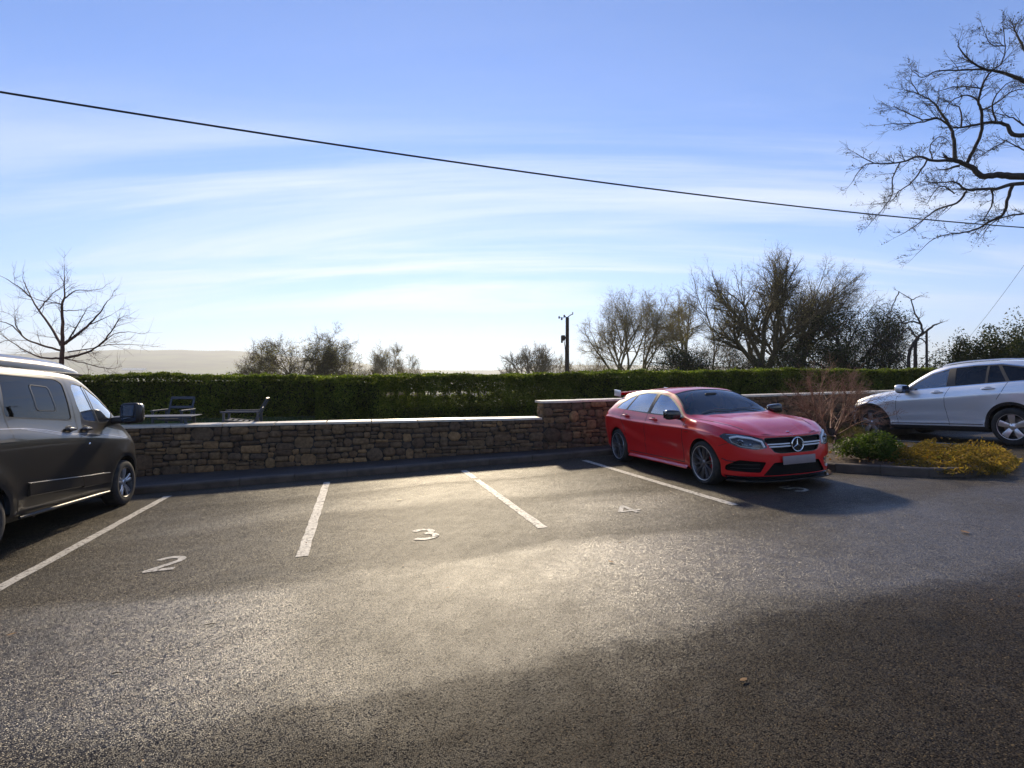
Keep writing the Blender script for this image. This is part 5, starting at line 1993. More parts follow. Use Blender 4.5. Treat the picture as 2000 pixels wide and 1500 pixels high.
# ================================================================= red hatchback
def red_car():
    root = empty('red_car', label='shiny red hatchback parked nose out over bay 5 with black wheels', cat='car', rot=(0, 0, 0))
    fl = pch([(-.50, .5), (-.36, 1.0), (0, 1.012), (.36, 1.0), (.5, 1.0)])
    sp = dict(W=.89, nose=.865, tail=-3.50, af=.82, ar=.50, nf=2.75, nr=3.6, hub=.32, ra=.358,
              zb=pch([(-3.5, .30), (-3.2, .26), (-2.6, .20), (0, .18), (.5, .17), (.87, .16)]),
              zs=pch([(-3.5, .93), (-3.35, .97), (-3.0, 1.0), (-2.6, .98), (-2.0, .95), (-1.0, .925), (-.4, .918), (0, .90), (.3, .862), (.55, .795), (.72, .737), (.87, .712)]),
              wx=pch([(-3.5, 1.0), (-2.9, 1.0), (-2.7, 1.005), (-1.9, .985), (-1.0, .975), (-.4, .985), (0, 1.0), (.4, .995), (.87, 1.0)]),
              side=pch([(0, .925), (.05, .955), (.12, .962), (.2, .958), (.34, .972), (.55, .993), (.70, .998), (.82, 1.0), (.845, .994), (.87, .972), (.92, .958), (.96, .945), (1, .925)]),
              levels=[0, .04, .09, .15, .22, .3, .38, .46, .54, .62, .69, .75, .79, .82, .835, .85, .87, .9, .95, 1.0],
              np=pch([(.15, -.06), (.20, -.01), (.3, .0), (.45, .005), (.55, -.004), (.66, -.025), (.74, -.05), (.8, -.09)]),
              tp=pch([(.2, .10), (.35, .02), (.5, -.0), (.7, .0), (.85, .03), (1.0, .09)]),
              yR=pch([(-3.5, .45), (-3.3, .50), (-3.0, .52), (-2.4, .555), (-1.6, .575), (-1.22, .585), (-.92, .635), (-.67, .70), (-.47, .745), (-.28, .70), (0, .66), (.4, .60), (.7, .5), (.87, .4)]),
              zR=pch([(-3.5, .955), (-3.38, 1.02), (-3.24, 1.15), (-3.12, 1.24), (-2.8, 1.292), (-2.4, 1.33), (-1.9, 1.35), (-1.45, 1.335), (-1.18, 1.29), (-.92, 1.20), (-.70, 1.09), (-.52, .985), (-.4, .95), (-.2, .932), (0, .915), (.3, .877), (.55, .822), (.72, .762), (.87, .722)]),
              zC=pch([(-3.5, .965), (-3.40, 1.04), (-3.30, 1.19), (-3.20, 1.30), (-3.0, 1.335), (-2.6, 1.375), (-2.1, 1.40), (-1.7, 1.402), (-1.35, 1.387), (-1.12, 1.338), (-.9, 1.252), (-.65, 1.127), (-.40, 1.008), (-.30, .978), (-.2, .965), (0, .945), (.3, .907), (.55, .847), (.72, .777), (.82, .739), (.87, .725)]))
    def mod(v):
        x, y, z = v.co
        s = 1 if y > 0 else -1
        # rising lower-door feature line and shoulders over the wheels
        if -2.5 < x < -.45 and .22 < z < .9 and abs(y) > .6:
            zl = .36 + .27 * max(0, min(1, (-.7 - x) / 1.7)) ** 1.6
            d = z - zl
            v.co.y -= s * .020 * math.exp(-((d - .09) / .075) ** 2) * max(0, min(1, (x + 2.5) * 3)) * max(0, min(1, (-.45 - x) * 3))
            v.co.y += s * .010 * math.exp(-(d / .04) ** 2)
        for cx in (0, -2.70):
            r = math.hypot(x - cx, z - .32)
            if abs(y) > .6 and .34 < r < .52: v.co.y += s * .016 * math.exp(-((r - .39) / .05) ** 2)
        # bonnet power domes
        if x > -.35 and x < .75 and z > .7 and .30 < abs(y) < .62:
            v.co.z += .008 * math.exp(-((abs(y) - (.50 - .12 * (x + .3))) / .06) ** 2)
    sp['mod'] = mod
    sh = Shell(sp)
    sidef = lambda f, c: abs(f.normal.y) > .35 and abs(c.y) > .45
    lowf = lambda f, c: c.z < .75 and abs(c.y) > .55
    for cx in (0, -2.70): sh.carve(arch_poly(cx, .32, .358), SIDE, 9, lowf)
    # windows
    fw = rounded([(-1.60, .985), (-.60, .958), (-.76, 1.06), (-1.02, 1.18), (-1.26, 1.265), (-1.52, 1.302)], .03)
    rw = rounded([(-2.44, 1.02), (-1.69, .989), (-1.62, 1.310), (-2.0, 1.32), (-2.30, 1.288)], .025)
    qw = rounded([(-2.86, 1.040), (-2.475, 1.022), (-2.335, 1.282), (-2.54, 1.235), (-2.78, 1.135)], .025)
    wall_ = grown(rounded([(-2.90, 1.045), (-1.65, .976), (-.54, .944), (-.75, 1.075), (-1.02, 1.198), (-1.27, 1.282), (-1.60, 1.322), (-2.02, 1.335), (-2.33, 1.302), (-2.62, 1.228), (-2.82, 1.135)], .03), .008)
    up = lambda f, c: c.z > .9 and abs(c.y) > .4 and abs(f.normal.y) > .3
    sh.carve(wall_, SIDE, 2, up)
    for p in (fw,): sh.carve(p, SIDE, 3, up)
    sh.carve(rw, SIDE, 4, up); sh.carve(qw, SIDE, 4, up)
    # windscreen and rear window, seen in plan
    ws = [(-.345, 0), (-.36, .3), (-.41, .54), (-.50, .695), (-.575, .722), (-.87, .622), (-1.14, .556), (-1.17, .4), (-1.195, .2), (-1.20, 0)]
    ws = ws + [(a, -b) for a, b in ws[::-1] if b > 0][0:]
    topf = lambda f, c: c.z > .92 and f.normal.z > .15 and c.x > -1.6
    sh.carve(grown(ws, .022), TOP, 2, topf)
    sh.carve(ws, TOP, 5, topf)
    rwn = [(-3.40, .44), (-3.20, .46), (-3.20, -.46), (-3.40, -.44)]
    sh.carve(rwn, TOP, 6, lambda f, c: c.z > 1.0 and c.x < -3.0)
    # face: grille, intakes
    ff = lambda f, c: c.x > .3 and f.normal.x > .25
    grille = rounded([(-.435, .706), (.435, .706), (.455, .68), (.345, .525), (.26, .508), (-.26, .508), (-.345, .525), (-.455, .68)], .02)
    sh.carve(grown(grille, .008), FRONT, 8, ff)
    sh.carve(grille, FRONT, 7, ff)
    low = rounded([(-.36, .385), (.36, .385), (.50, .215), (-.50, .215)], .02)
    sh.carve(low, FRONT, 7, ff)
    for s in (-1, 1):
        si = rounded([(s * .46, .395), (s * .74, .425), (s * .815, .345), (s * .82, .27), (s * .53, .255)], .025)
        sh.carve(si if s > 0 else si[::-1], FRONT, 10, ff)
        A = Vector((.7071, .7071 * s, 0)) if s < 0 else Vector((-.7071, .7071, 0))
        # oblique projection towards the corner of the car
        if s < 0:
            ax = (Vector((.7071, .7071, 0)), Vector((0, 0, 1)))
            hl = [(-.345, .735), (-.28, .776), (-.10, .77), (.08, .742), (.225, .697), (.268, .580), (.14, .562), (-.06, .588), (-.20, .643)]
        else:
            ax = (Vector((-.7071, .7071, 0)), Vector((0, 0, 1)))
            hl = [(.345, .735), (.28, .776), (.10, .77), (-.08, .742), (-.225, .697), (-.268, .580), (-.14, .562), (.06, .588), (.20, .643)]
        sh.carve(rounded(hl, .02, 3), ax, 11, lambda f, c, s=s: c.x > .1 and c.y * s > .3 and f.normal.x > -.1)
    # lower black splitter and sills
    sh.carve([(.44, .10), (1.0, .10), (1.0, .205), (.40, .205)], SIDE, 12, lambda f, c: c.x > .3 and c.z < .26)
    body = sh.part('body', {0}, M['red'], root)
    sh.part('window_trim', {2}, M['black'], root)
    for s in (-1, 1):
        glassy(sh, root, 'front_side_window', 3, M['glass'], s)
        glassy(sh, root, 'rear_side_window', 4, M['glass'], s)
    glassy(sh, root, 'windscreen', 5, M['screen'])
    glassy(sh, root, 'rear_window', 6, M['tint'])
    sh.part('grille_surround', {8}, M['blackgloss'], root)
    g = sh.part('grille', {7}, M['darkmesh'], root, .035, None, M['blackgloss'])
    for s in (-1, 1): sh.part('air_intake', {10}, M['darkmesh'], root, .045, s, M['blackgloss'])
    # chin blade running round the nose
    v = []; f = []
    loop = []
    for i in range(33):
        th = math.pi / 2 - math.pi * i / 32
        q = (.045 + .82 * abs(math.cos(th)) ** (2 / 2.75), math.copysign(.87 * abs(math.sin(th)) ** (2 / 2.75), math.sin(th)))
        loop.append(q)
    loop = [q for q in loop if q[0] > .40]
    for (x, y) in loop:
        ox_, oy_ = .040, math.copysign(.030, y) * min(1, abs(y) / .3)
        v += [(x - .10, y * .93, .170), (x + ox_, y + oy_, .158), (x + ox_, y + oy_, .138), (x - .12, y * .93, .118)]
    for i in range(len(loop) - 1):
        for e in range(4): f.append((4 * i + e, 4 * i + (e + 1) % 4, 4 * i + 4 + (e + 1) % 4, 4 * i + 4 + e))
    f += [(0, 1, 2, 3), tuple(4 * (len(loop) - 1) + q for q in (3, 2, 1, 0))]
    MB().add(v, f).build('chin_blade', M['blackgloss'], root, smooth=True, sharp=30)
    sh.part('splitter', {12}, M['blackgloss'], root)
    # grille louvres, star
    c, n = sh.front(0, .608)
    k = MB()
    for s in (-1, 1):
        k = MB()
        for zz in (.625, .592):
            P = []
            for y in np.linspace(.10, .425 - (.625 - zz) * .6, 8):
                h, n = sh.front(y * s, zz)
                P.append(h + Vector((-.006, 0, 0)))
            k.tube(P, [.0105] * 8, 6)
        k.build('grille_louvre', M['lampwhite'], g, smooth=True)
    k = MB()
    st = c + Vector((.018, 0, 0))
    k.tube([st + Vector((0, .092 * math.cos(a), .092 * math.sin(a))) for a in np.linspace(0, 2 * math.pi, 33)], .0085, 8, cap=False)
    for a in (90, 210, 330):
        a = R(a)
        d = Vector((0, math.cos(a), math.sin(a))); e = Vector((0, -math.sin(a), math.cos(a)))
        k.add([st + e * .013, st - e * .013, st + d * .088, st + Vector((.010, 0, 0)), st - Vector((.006, 0, 0))],
              [(0, 3, 2), (3, 1, 2), (1, 4, 2), (4, 0, 2)])
    k.build('star_emblem', M['chrome'], root, smooth=True, sharp=25)
    MB().lathe([(0, 0), (.085, 0), (.088, -.02)], 'X', 28, (st.x - .008, 0, st.z)).build('emblem_backing', M['blackgloss'], root)
    p, n = sh.ray((.70, 0, 3), (0, 0, -1))
    MB().sq(p, (.026, .026, .004), (.7, 1)).build('bonnet_badge', M['chrome'], root, smooth=True)
    # plate
    p, n = sh.front(0, .45)
    k = MB().box((p.x + .018, 0, .410), (.014, .52, .112), bevel=.004)
    o = k.build('number_plate', M['plate'], root, smooth=True, sharp=30)
    # headlights
    for s in (-1, 1):
        V, F, sv_, sf_ = sh.extract({11}, .0, s)
        hl = mesh('headlight', V, F, M['lens'], root, smooth=True)
        Vi, Fi, sv2, sf2 = sh.extract({11}, .05, s)
        k = MB(); k.add([tuple(v) for v in Vi], Fi, 0); k.add([tuple(v) for v in sv2], sf2, 1)
        k.build('lamp_housing', [M['alloydark'], M['reflector']], hl, smooth=True)
        dirv = Vector((-.7071, -.7071 * s, 0))
        def ob(a, z, off=.012):
            # a measured along the oblique axis, positive towards the grille
            axv = Vector((.7071, -.7071 * s, 0))
            o_ = axv * a + Vector((0, 0, z)) - dirv * 3
            h, n_ = sh.ray(o_, dirv)
            return (h - n_ * off) if h is not None else None
        def line(pts, r, mm, nm, off=.008):
            P = []
            for i in range(len(pts) - 1):
                for q in range(5):
                    u = q / 5
                    P.append(ob(pts[i][0] * (1 - u) + pts[i + 1][0] * u, pts[i][1] * (1 - u) + pts[i + 1][1] * u, off))
            P.append(ob(*pts[-1], off))
            P = [p_ for p_ in P if p_ is not None]
            if len(P) > 2: MB().tube(P, r, 6).build(nm, mm, hl, smooth=True)
        line([(-.20, .72), (-.10, .736), (.08, .712), (.20, .668), (.235, .592)], .017, M['lampwhite'], 'light_guide')
        line([(-.20, .72), (-.17, .66), (-.05, .61), (.10, .585), (.18, .578)], .006, M['lampwhite'], 'light_guide')
        line([(-.25, .758), (-.10, .758), (.06, .728)], .007, M['chrome'], 'indicator_strip')
        q = ob(-.06, .665, .03)
        if q is not None:
            k = MB().sq(q, (.036, .036, .036), (1, 1)).build('projector', M['blackgloss'], hl, smooth=True)
            k2 = MB(); a_ = Vector((.7071, .7071 * s, 0)); e1 = Vector((-.7071 * s, .7071, 0)).normalized(); e2 = Vector((0, 0, 1))
            k2.tube([q + a_ * .014 + e1 * .040 * math.cos(t) + e2 * .040 * math.sin(t) for t in np.linspace(0, 2 * math.pi, 21)], .005, 6, cap=False).build('projector_ring', M['chrome'], hl, smooth=True)
        q = ob(.07, .64, .03)
        if q is not None: MB().sq(q, (.028, .028, .026), (1, 1)).build('projector', M['reflector'], hl, smooth=True)
        # canards and fin on the bumper corner
        k = MB()
        for (y0, z0, y1, z1, t_) in ((.815, .40, .878, .43, .012),):
            P0 = [sh.front(s * y, z)[0] for y, z in ((y0 - .05, z0), (y0, z0 + .004), (y1 - .03, z1))]
            k.tube([p_ + Vector((.012, 0, 0)) for p_ in P0], t_ * .5, 6)
        k.build('bumper_fin', M['blackgloss'], root, smooth=True)
        P = [sh.side(x, z, s)[0] + Vector((0, s * .004, 0)) for x, z in ((.40, .26), (.50, .27), (.56, .30))]
        # intake louvres
        for zz in (.31, .36):
            P = [sh.front(s * y, zz)[0] + Vector((-.028, 0, 0)) for y in np.linspace(.52, .78, 8)]
            MB().tube(P, .005, 5).build('intake_louvre', M['black'], root)
        # handles
        handle(root, sh, -1.42, .885, s, M['red'], .20)
        handle(root, sh, -2.38, .91, s, M['red'], .20)
        # side skirt blade
        P = []; v = []; f = []
        xs = np.linspace(-2.28, -.42, 14)
        for x in xs:
            h, n_ = sh.side(x, .245, s)
            y = h.y
            v += [(x, y - s * .02, .235), (x, y + s * .030, .195), (x, y + s * .030, .178), (x, y - s * .03, .172)]
        for i in range(13):
            for e in range(3): f.append((4 * i + e, 4 * i + e + 1, 4 * i + 5 + e, 4 * i + 4 + e))
        MB().add(v, f).build('side_skirt', M['red'], root, smooth=True, sharp=30)
        # badge on wing
        h, n_ = sh.side(-.38, .745, s)
        k = MB()
        for i, (dx, w_) in enumerate(((0, .012), (.02, .012), (.04, .01), (.06, .014), (.08, .012))):
            k.box(h + Vector((-.05 + dx, s * .002, 0)), (w_, .004, .012))
        k.build('wing_badge', M['chrome'], root)
        # mirror
        c0, n_ = sh.side(-.64, .965, s)
        mr = MB().sq(c0 + Vector((.02, s * .165, .035)), (.085, .125, .075), (.55, .6), fn=lambda q: Vector((q.x * (1 - .25 * (q.y * s > 0) * abs(q.y) / .125), q.y, q.z * (1 + .12 * q.y * s / .125))))
        mo = mr.build('door_mirror', M['blackgloss'], root, smooth=True, sharp=60)
        MB().tube([c0 + Vector((.0, s * -.03, -.035)), c0 + Vector((.01, s * .06, -.03)), c0 + Vector((.02, s * .12, -.01))], [.028, .022, .02], 8).build('mirror_arm', M['black'], mo, smooth=True)
        v = [c0 + Vector((-.067, s * y, z)) for y, z in ((.07, -.02), (.27, -.02), (.27, .09), (.08, .085))]
        MB().add(v, [(0, 1, 2, 3)]).build('mirror_glass', M['mirror'], mo)
    # panel gaps
    k = MB()
    for s in (-1, 1):
        sh.ribbon(k, [(-1.66, .975), (-1.66, .85), (-1.70, .62), (-1.70, .27)], s)
        sh.ribbon(k, [(-.48, .93), (-.52, .7), (-.52, .27)], s)
        sh.ribbon(k, [(-2.50, 1.02), (-2.56, .88), (-2.42, .70), (-2.34, .55)], s)
        sh.ribbon(k, [(-.52, .27), (-2.25, .27)], s)
        sh.ribbon(k, [(-1.62, 1.315), (-1.645, .985)], s, .03, .002)
        sh.ribbon(k, [(-2.32, 1.27), (-2.457, 1.02)], s, .014, .002)
        sh.ribbon(k, [(-.40, .70), (-.20, .64), (0.05, .615), (.25, .655), (.44, .69), (.52, .71)], s, .007, .002, 'top') if False else None
        sh.ribbon(k, [(-.36, .735), (-.1, .715), (.2, .675), (.42, .60), (.52, .575)], s, .014, .002, 'top')
        sh.ribbon(k, [(.36, .60), (.52, .655)], s, .006)
    sh.ribbon(k, [(.72, -.44), (.795, -.25), (.815, 0), (.795, .25), (.72, .44)], 1, .008, .002, 'top')
    merge_into(body, k, M['black'])
    # roof spoiler
    k = MB()
    v = []; f = []
    ys = np.linspace(-.56, .56, 15)
    for y in ys:
        e = 1 - .25 * (abs(y) / .56) ** 4
        v += [(-3.06, y, 1.330), (-3.30 * 1, y, 1.348 - .02 * abs(y)), (-3.385, y, 1.350 - .02 * abs(y)), (-3.385, y, 1.330 - .02 * abs(y)), (-3.1, y, 1.28)]
    for i in range(14):
        for q in range(5): f.append((5 * i + q, 5 * i + (q + 1) % 5, 5 * i + 5 + (q + 1) % 5, 5 * i + 5 + q))
    f += [(4, 3, 2, 1, 0), (70, 71, 72, 73, 74)]
    k.add(v, f)
    rs_ = k.build('roof_spoiler', M['red'], root, smooth=True, sharp=30)
    for s in (-1, 1): MB().box((-3.24, s * .575, 1.318), (.27, .018, .13), Matrix.Rotation(.08, 3, 'Y'), bevel=.007).build('spoiler_end_plate', M['silver'], rs_, smooth=True)
    # wipers, aerial
    k = MB()
    for y0, y1 in ((.52, -.02), (-.05, -.55)):
        P = []
        for u in np.linspace(0, 1, 9):
            yy = y0 + (y1 - y0) * u
            h, n_ = sh.ray((-.43 - .05 * math.sin(u * 3), yy, 3), (0, 0, -1))
            P.append(h + Vector((.0, 0, .012)))
        k.tube(P, .007, 5)
    k.build('wiper', M['black'], root)
    liners(root, sp, (0, -2.70), M['black'])
    underfloor(root, sp, .15, -3.30, .40, M['black'], (0, -2.70))
    st = dict(n=10, pair=(-.085, .085), w0=.020, w1=.013, hub=.055, dish=.028, m=M['alloydark'], lip=M['alloy'], tilt=-.018, bow=.006)
    cal = (M['caliper'], (-.5, .75))
    for x in (0, -2.70):
        for s in (-1, 1):
            w_ = make_wheel(root, (x, s * .775, .32), s, .318, .246, .225, st, caliper=cal if x == 0 else None)
    # interior
    seats(root, (-1.35,), .36, .48, M['seat'])
    k = MB().sq((-2.35, 0, .5), (.25, .58, .10), (.4, .3)).sq((-2.68, 0, .78), (.09, .58, .28), (.4, .3)).build('rear_seat', M['seat'], root, smooth=True)
    k = MB().sq((-.72, 0, .84), (.28, .70, .12), (.5, .3))
    k.build('dashboard', M['black'], root, smooth=True)
    k = MB()
    cc = Vector((-1.02, -.36, .90))
    k.tube([cc + Vector((.06 * math.sin(a), .18 * math.cos(a), .17 * math.sin(a))) for a in np.linspace(0, 2 * math.pi, 25)], .014, 6, cap=False)
    k.tube([cc, cc + Vector((.2, 0, -.06))], .03, 6)
    k.build('steering_wheel', M['black'], root, smooth=True)
    MB().sq((-.97, 0, 1.27), (.012, .11, .032), (.5, .5)).build('rear_view_mirror', M['black'], root, smooth=True)
    place(root, 3.6236, 8.1344, -1.3019, 0.0, -.012)
    return root


# ================================================================= silver SUV
def silver_suv():
    root = empty('silver_car', label='silver estate style SUV parked nose in beyond the planting bed', cat='car')
    sp = dict(W=.945, nose=.83, tail=-3.82, af=.80, ar=.50, nf=2.8, nr=3.4, hub=.36, ra=.415,
              zb=pch([(-3.82, .40), (-3.4, .32), (-2.4, .27), (0, .26), (.5, .25), (.83, .27)]),
              zs=pch([(-3.82, 1.10), (-3.5, 1.19), (-3.0, 1.21), (-2.4, 1.185), (-1.7, 1.13), (-1.0, 1.085), (-.6, 1.06), (-.2, 1.03), (.2, .96), (.5, .88), (.7, .83), (.83, .80)]),
              wx=pch([(-3.82, 1), (-2.87, 1.0), (-1.9, .975), (-1, .972), (0, .995), (.83, 1)]),
              side=pch([(0, .93), (.06, .95), (.17, .955), (.22, .945), (.35, .965), (.55, .985), (.74, 1.0), (.79, .998), (.82, .985), (.9, .968), (1, .92)]),
              levels=[0, .05, .1, .16, .19, .23, .3, .4, .5, .6, .7, .75, .79, .82, .86, .92, 1.0],
              np=pch([(.25, -.05), (.4, 0), (.6, 0), (.75, -.03), (.85, -.07), (.95, -.15)]),
              tp=pch([(.3, .1), (.5, 0), (.8, 0), (1.1, .06), (1.3, .12)]),
              yR=pch([(-3.82, .55), (-3.5, .60), (-3.0, .63), (-2.2, .655), (-1.5, .66), (-1.25, .68), (-.95, .745), (-.72, .80), (-.4, .76), (0, .70), (.5, .6), (.83, .45)]),
              zR=pch([(-3.82, 1.13), (-3.7, 1.24), (-3.55, 1.38), (-3.4, 1.47), (-3.1, 1.545), (-2.6, 1.60), (-2.1, 1.605), (-1.7, 1.575), (-1.4, 1.515), (-1.15, 1.40), (-.95, 1.27), (-.78, 1.155), (-.65, 1.10), (-.4, 1.085), (0, 1.04), (.3, .98), (.55, .905), (.83, .81)]),
              zC=pch([(-3.82, 1.15), (-3.72, 1.27), (-3.6, 1.42), (-3.45, 1.56), (-3.2, 1.60), (-2.6, 1.64), (-2.1, 1.645), (-1.7, 1.63), (-1.45, 1.59), (-1.2, 1.49), (-.95, 1.35), (-.7, 1.22), (-.5, 1.13), (-.3, 1.11), (0, 1.075), (.3, 1.02), (.55, .94), (.7, .87), (.83, .815)]))
    def mod(v):
        x, y, z = v.co
        s = 1 if y > 0 else -1
        for cx in (0, -2.873):
            r = math.hypot(x - cx, z - .36)
            if abs(y) > .6 and .38 < r < .62: v.co.y += s * .018 * math.exp(-((r - .46) / .06) ** 2)
        if -2.4 < x < -.5 and abs(y) > .6 and .3 < z < .9:
            v.co.y += s * .016 * math.exp(-((z - .50) / .035) ** 2) - s * .010 * math.exp(-((z - .66) / .10) ** 2)
    sp['mod'] = mod
    sh = Shell(sp)
    lowf = lambda f, c: c.z < 1.0 and abs(c.y) > .55
    for cx in (0, -2.873):
        sh.carve(arch_poly(cx, .36, .470), SIDE, 13, lowf)
        sh.carve(arch_poly(cx, .36, .415), SIDE, 9, lowf)
    sh.carve([(-2.5, .1), (-.4, .1), (-.4, .335), (-2.5, .345)], SIDE, 13, lambda f, c: lowf(f, c) and f[sh.tg] == 0)
    up = lambda f, c: c.z > 1.0 and abs(c.y) > .45 and abs(f.normal.y) > .3
    allw = rounded([(-3.52, 1.235), (-3.0, 1.222), (-1.7, 1.150), (-.84, 1.105), (-1.02, 1.25), (-1.33, 1.43), (-1.72, 1.532), (-2.2, 1.560), (-2.65, 1.555), (-3.05, 1.475), (-3.36, 1.36)], .03)
    sh.carve(grown(allw, .018), SIDE, 14, up)
    sh.carve(allw, SIDE, 2, up)
    fw = rounded([(-1.70, 1.158), (-.92, 1.118), (-1.06, 1.25), (-1.35, 1.42), (-1.71, 1.515)], .02)
    rw = rounded([(-2.44, 1.20), (-1.88, 1.168), (-1.84, 1.528), (-2.2, 1.545), (-2.42, 1.542)], .02)
    rw2 = rounded([(-2.80, 1.22), (-2.48, 1.202), (-2.46, 1.54), (-2.60, 1.535)], .015)
    qw = rounded([(-3.46, 1.245), (-2.86, 1.224), (-2.66, 1.53), (-3.03, 1.455), (-3.32, 1.345)], .02)
    sh.carve(fw, SIDE, 3, up)
    for p in (rw, rw2, qw): sh.carve(p, SIDE, 4, up)
    ws = [(-.50, 0), (-.52, .4), (-.62, .66), (-.74, .765), (-1.0, .70), (-1.36, .615), (-1.41, .3), (-1.42, 0)]
    ws = ws + [(a, -b) for a, b in ws[::-1] if b > 0]
    topf = lambda f, c: c.z > 1.0 and f.normal.z > .15 and c.x > -1.7
    sh.carve(grown(ws, .02), TOP, 2, topf)
    sh.carve(ws, TOP, 5, topf)
    sh.carve([(-3.74, .5), (-3.50, .52), (-3.50, -.52), (-3.74, -.5)], TOP, 6, lambda f, c: c.z > 1.1 and c.x < -3.4)
    ff = lambda f, c: c.x > .3 and f.normal.x > .25
    sh.carve(rounded([(-.45, .80), (.45, .80), (.40, .56), (-.40, .56)], .03), FRONT, 7, ff)
    sh.carve(rounded([(-.6, .44), (.6, .44), (.5, .32), (-.5, .32)], .03), FRONT, 7, ff)
    for s in (-1, 1):
        ax = (Vector((.7071, -.7071 * s, 0)), Vector((0, 0, 1))) if s < 0 else (Vector((-.7071, .7071, 0)), Vector((0, 0, 1)))
        hl = [(-.36, .86), (-.30, .89), (-.05, .85), (.20, .80), (.22, .70), (.0, .68), (-.22, .72)]
        if s > 0: hl = [(-a, b) for a, b in hl]
        sh.carve(rounded(hl, .02, 3), ax, 11, lambda f, c, s=s: c.x > .0 and c.y * s > .3)
    body = sh.part('body', {0}, M['silver'], root)
    sh.part('window_trim', {2}, M['black'], root)
    sh.part('chrome_window_strip', {14}, M['chrome'], root)
    for s in (-1, 1): sh.part('arch_cladding', {13}, M['black'], root, side=s)
    for s in (-1, 1):
        glassy(sh, root, 'front_side_window', 3, M['glass'], s)
        glassy(sh, root, 'rear_side_window', 4, M['privacy'], s)
    glassy(sh, root, 'windscreen', 5, M['screen'])
    glassy(sh, root, 'rear_window', 6, M['privacy'])
    sh.part('grille', {7}, M['black'], root, .03, None, M['black'])
    for s in (-1, 1):
        V, F, a_, b_ = sh.extract({11}, 0, s)
        hl = mesh('headlight', V, F, M['lens'], root, smooth=True)
        Vi, Fi, a_, b_ = sh.extract({11}, .04, s)
        MB().add([tuple(v) for v in Vi], Fi).build('lamp_housing', M['reflector'], hl, smooth=True)
        handle(root, sh, -1.54, 1.04, s, M['silver'], .24)
        handle(root, sh, -2.52, 1.09, s, M['silver'], .24)
        c0, n_ = sh.side(-.90, 1.12, s)
        mo = MB().sq(c0 + Vector((.03, s * .17, .03)), (.10, .135, .085), (.6, .6), fn=lambda q: Vector((q.x, q.y, q.z * (1 + .1 * q.y * s / .1) + .25 * q.x * .2))).build('door_mirror', M['silver'], root, smooth=True, sharp=60)
        MB().sq(c0 + Vector((.015, s * .15, -.035)), (.095, .13, .04), (.6, .6)).build('mirror_base', M['black'], mo, smooth=True)
        MB().tube([c0 + Vector((0, s * -.02, -.04)), c0 + Vector((.02, s * .1, -.03))], .025, 8).build('mirror_arm', M['black'], mo, smooth=True)
        v = [c0 + Vector((-.075, s * y, z)) for y, z in ((.07, -.05), (.28, -.05), (.28, .09), (.08, .085))]
        MB().add(v, [(0, 1, 2, 3)]).build('mirror_glass', M['mirror'], mo)
        P = []
        for x in np.linspace(-3.2, -1.5, 16):
            h, n_ = sh.ray((x, s * .585, 4), (0, 0, -1))
            e = min(1, (x + 3.2) / .12, (-1.5 - x) / .12)
            P.append(h + Vector((0, 0, .012 + .022 * max(0, e))))
        MB().tube(P, .014, 8).build('roof_rail', M['alloy'], root, smooth=True)
    k = MB()
    for s in (-1, 1):
        sh.ribbon(k, [(-.76, 1.08), (-.66, .95), (-.62, .7), (-.64, .36)], s, .008)
        sh.ribbon(k, [(-1.78, 1.14), (-1.70, .98), (-1.68, .75), (-1.74, .36)], s, .008)
        sh.ribbon(k, [(-2.84, 1.21), (-2.74, 1.0), (-2.66, .88)], s, .008)
    merge_into(body, k, M['black'])
    for s in (-1, 1):
        k = MB()
        sh.ribbon(k, [(-2.38, .385), (-.50, .375)], s, .016, .003)
        k.build('sill_strip', M['chrome'], root)
    liners(root, sp, (0, -2.873), M['black'])
    underfloor(root, sp, .22, -3.55, .46, M['black'], (0, -2.873))
    st = dict(n=5, mb=2, w0=.075, w1=.125, hub=.075, dish=.035, m=M['alloy'], lip=M['alloy'], tilt=-.022, bow=.008, pw=.8)
    st2 = st
    for x in (0, -2.873):
        for s in (-1, 1):
            make_wheel(root, (x, s * .82, .36), s, .358, .242, .235, st2, turn=(-.10 if x == 0 else 0))
    seats(root, (-1.45,), .38, .62, M['seat'])
    MB().sq((-2.45, 0, .66), (.27, .62, .12), (.4, .3)).sq((-2.8, 0, .98), (.09, .62, .30), (.4, .3)).build('rear_seat', M['seat'], root, smooth=True)
    MB().sq((-.80, 0, .96), (.28, .76, .13), (.5, .3)).build('dashboard', M['black'], root, smooth=True)
    cc = Vector((-1.13, -.38, 1.03))
    MB().tube([cc + Vector((.06 * math.sin(a), .18 * math.cos(a), .17 * math.sin(a))) for a in np.linspace(0, 2 * math.pi, 25)], .014, 6, cap=False).build('steering_wheel', M['black'], root, smooth=True)
    place(root, 9.4608, 13.2591, 1.8721, R(1.35), .02)
    return root


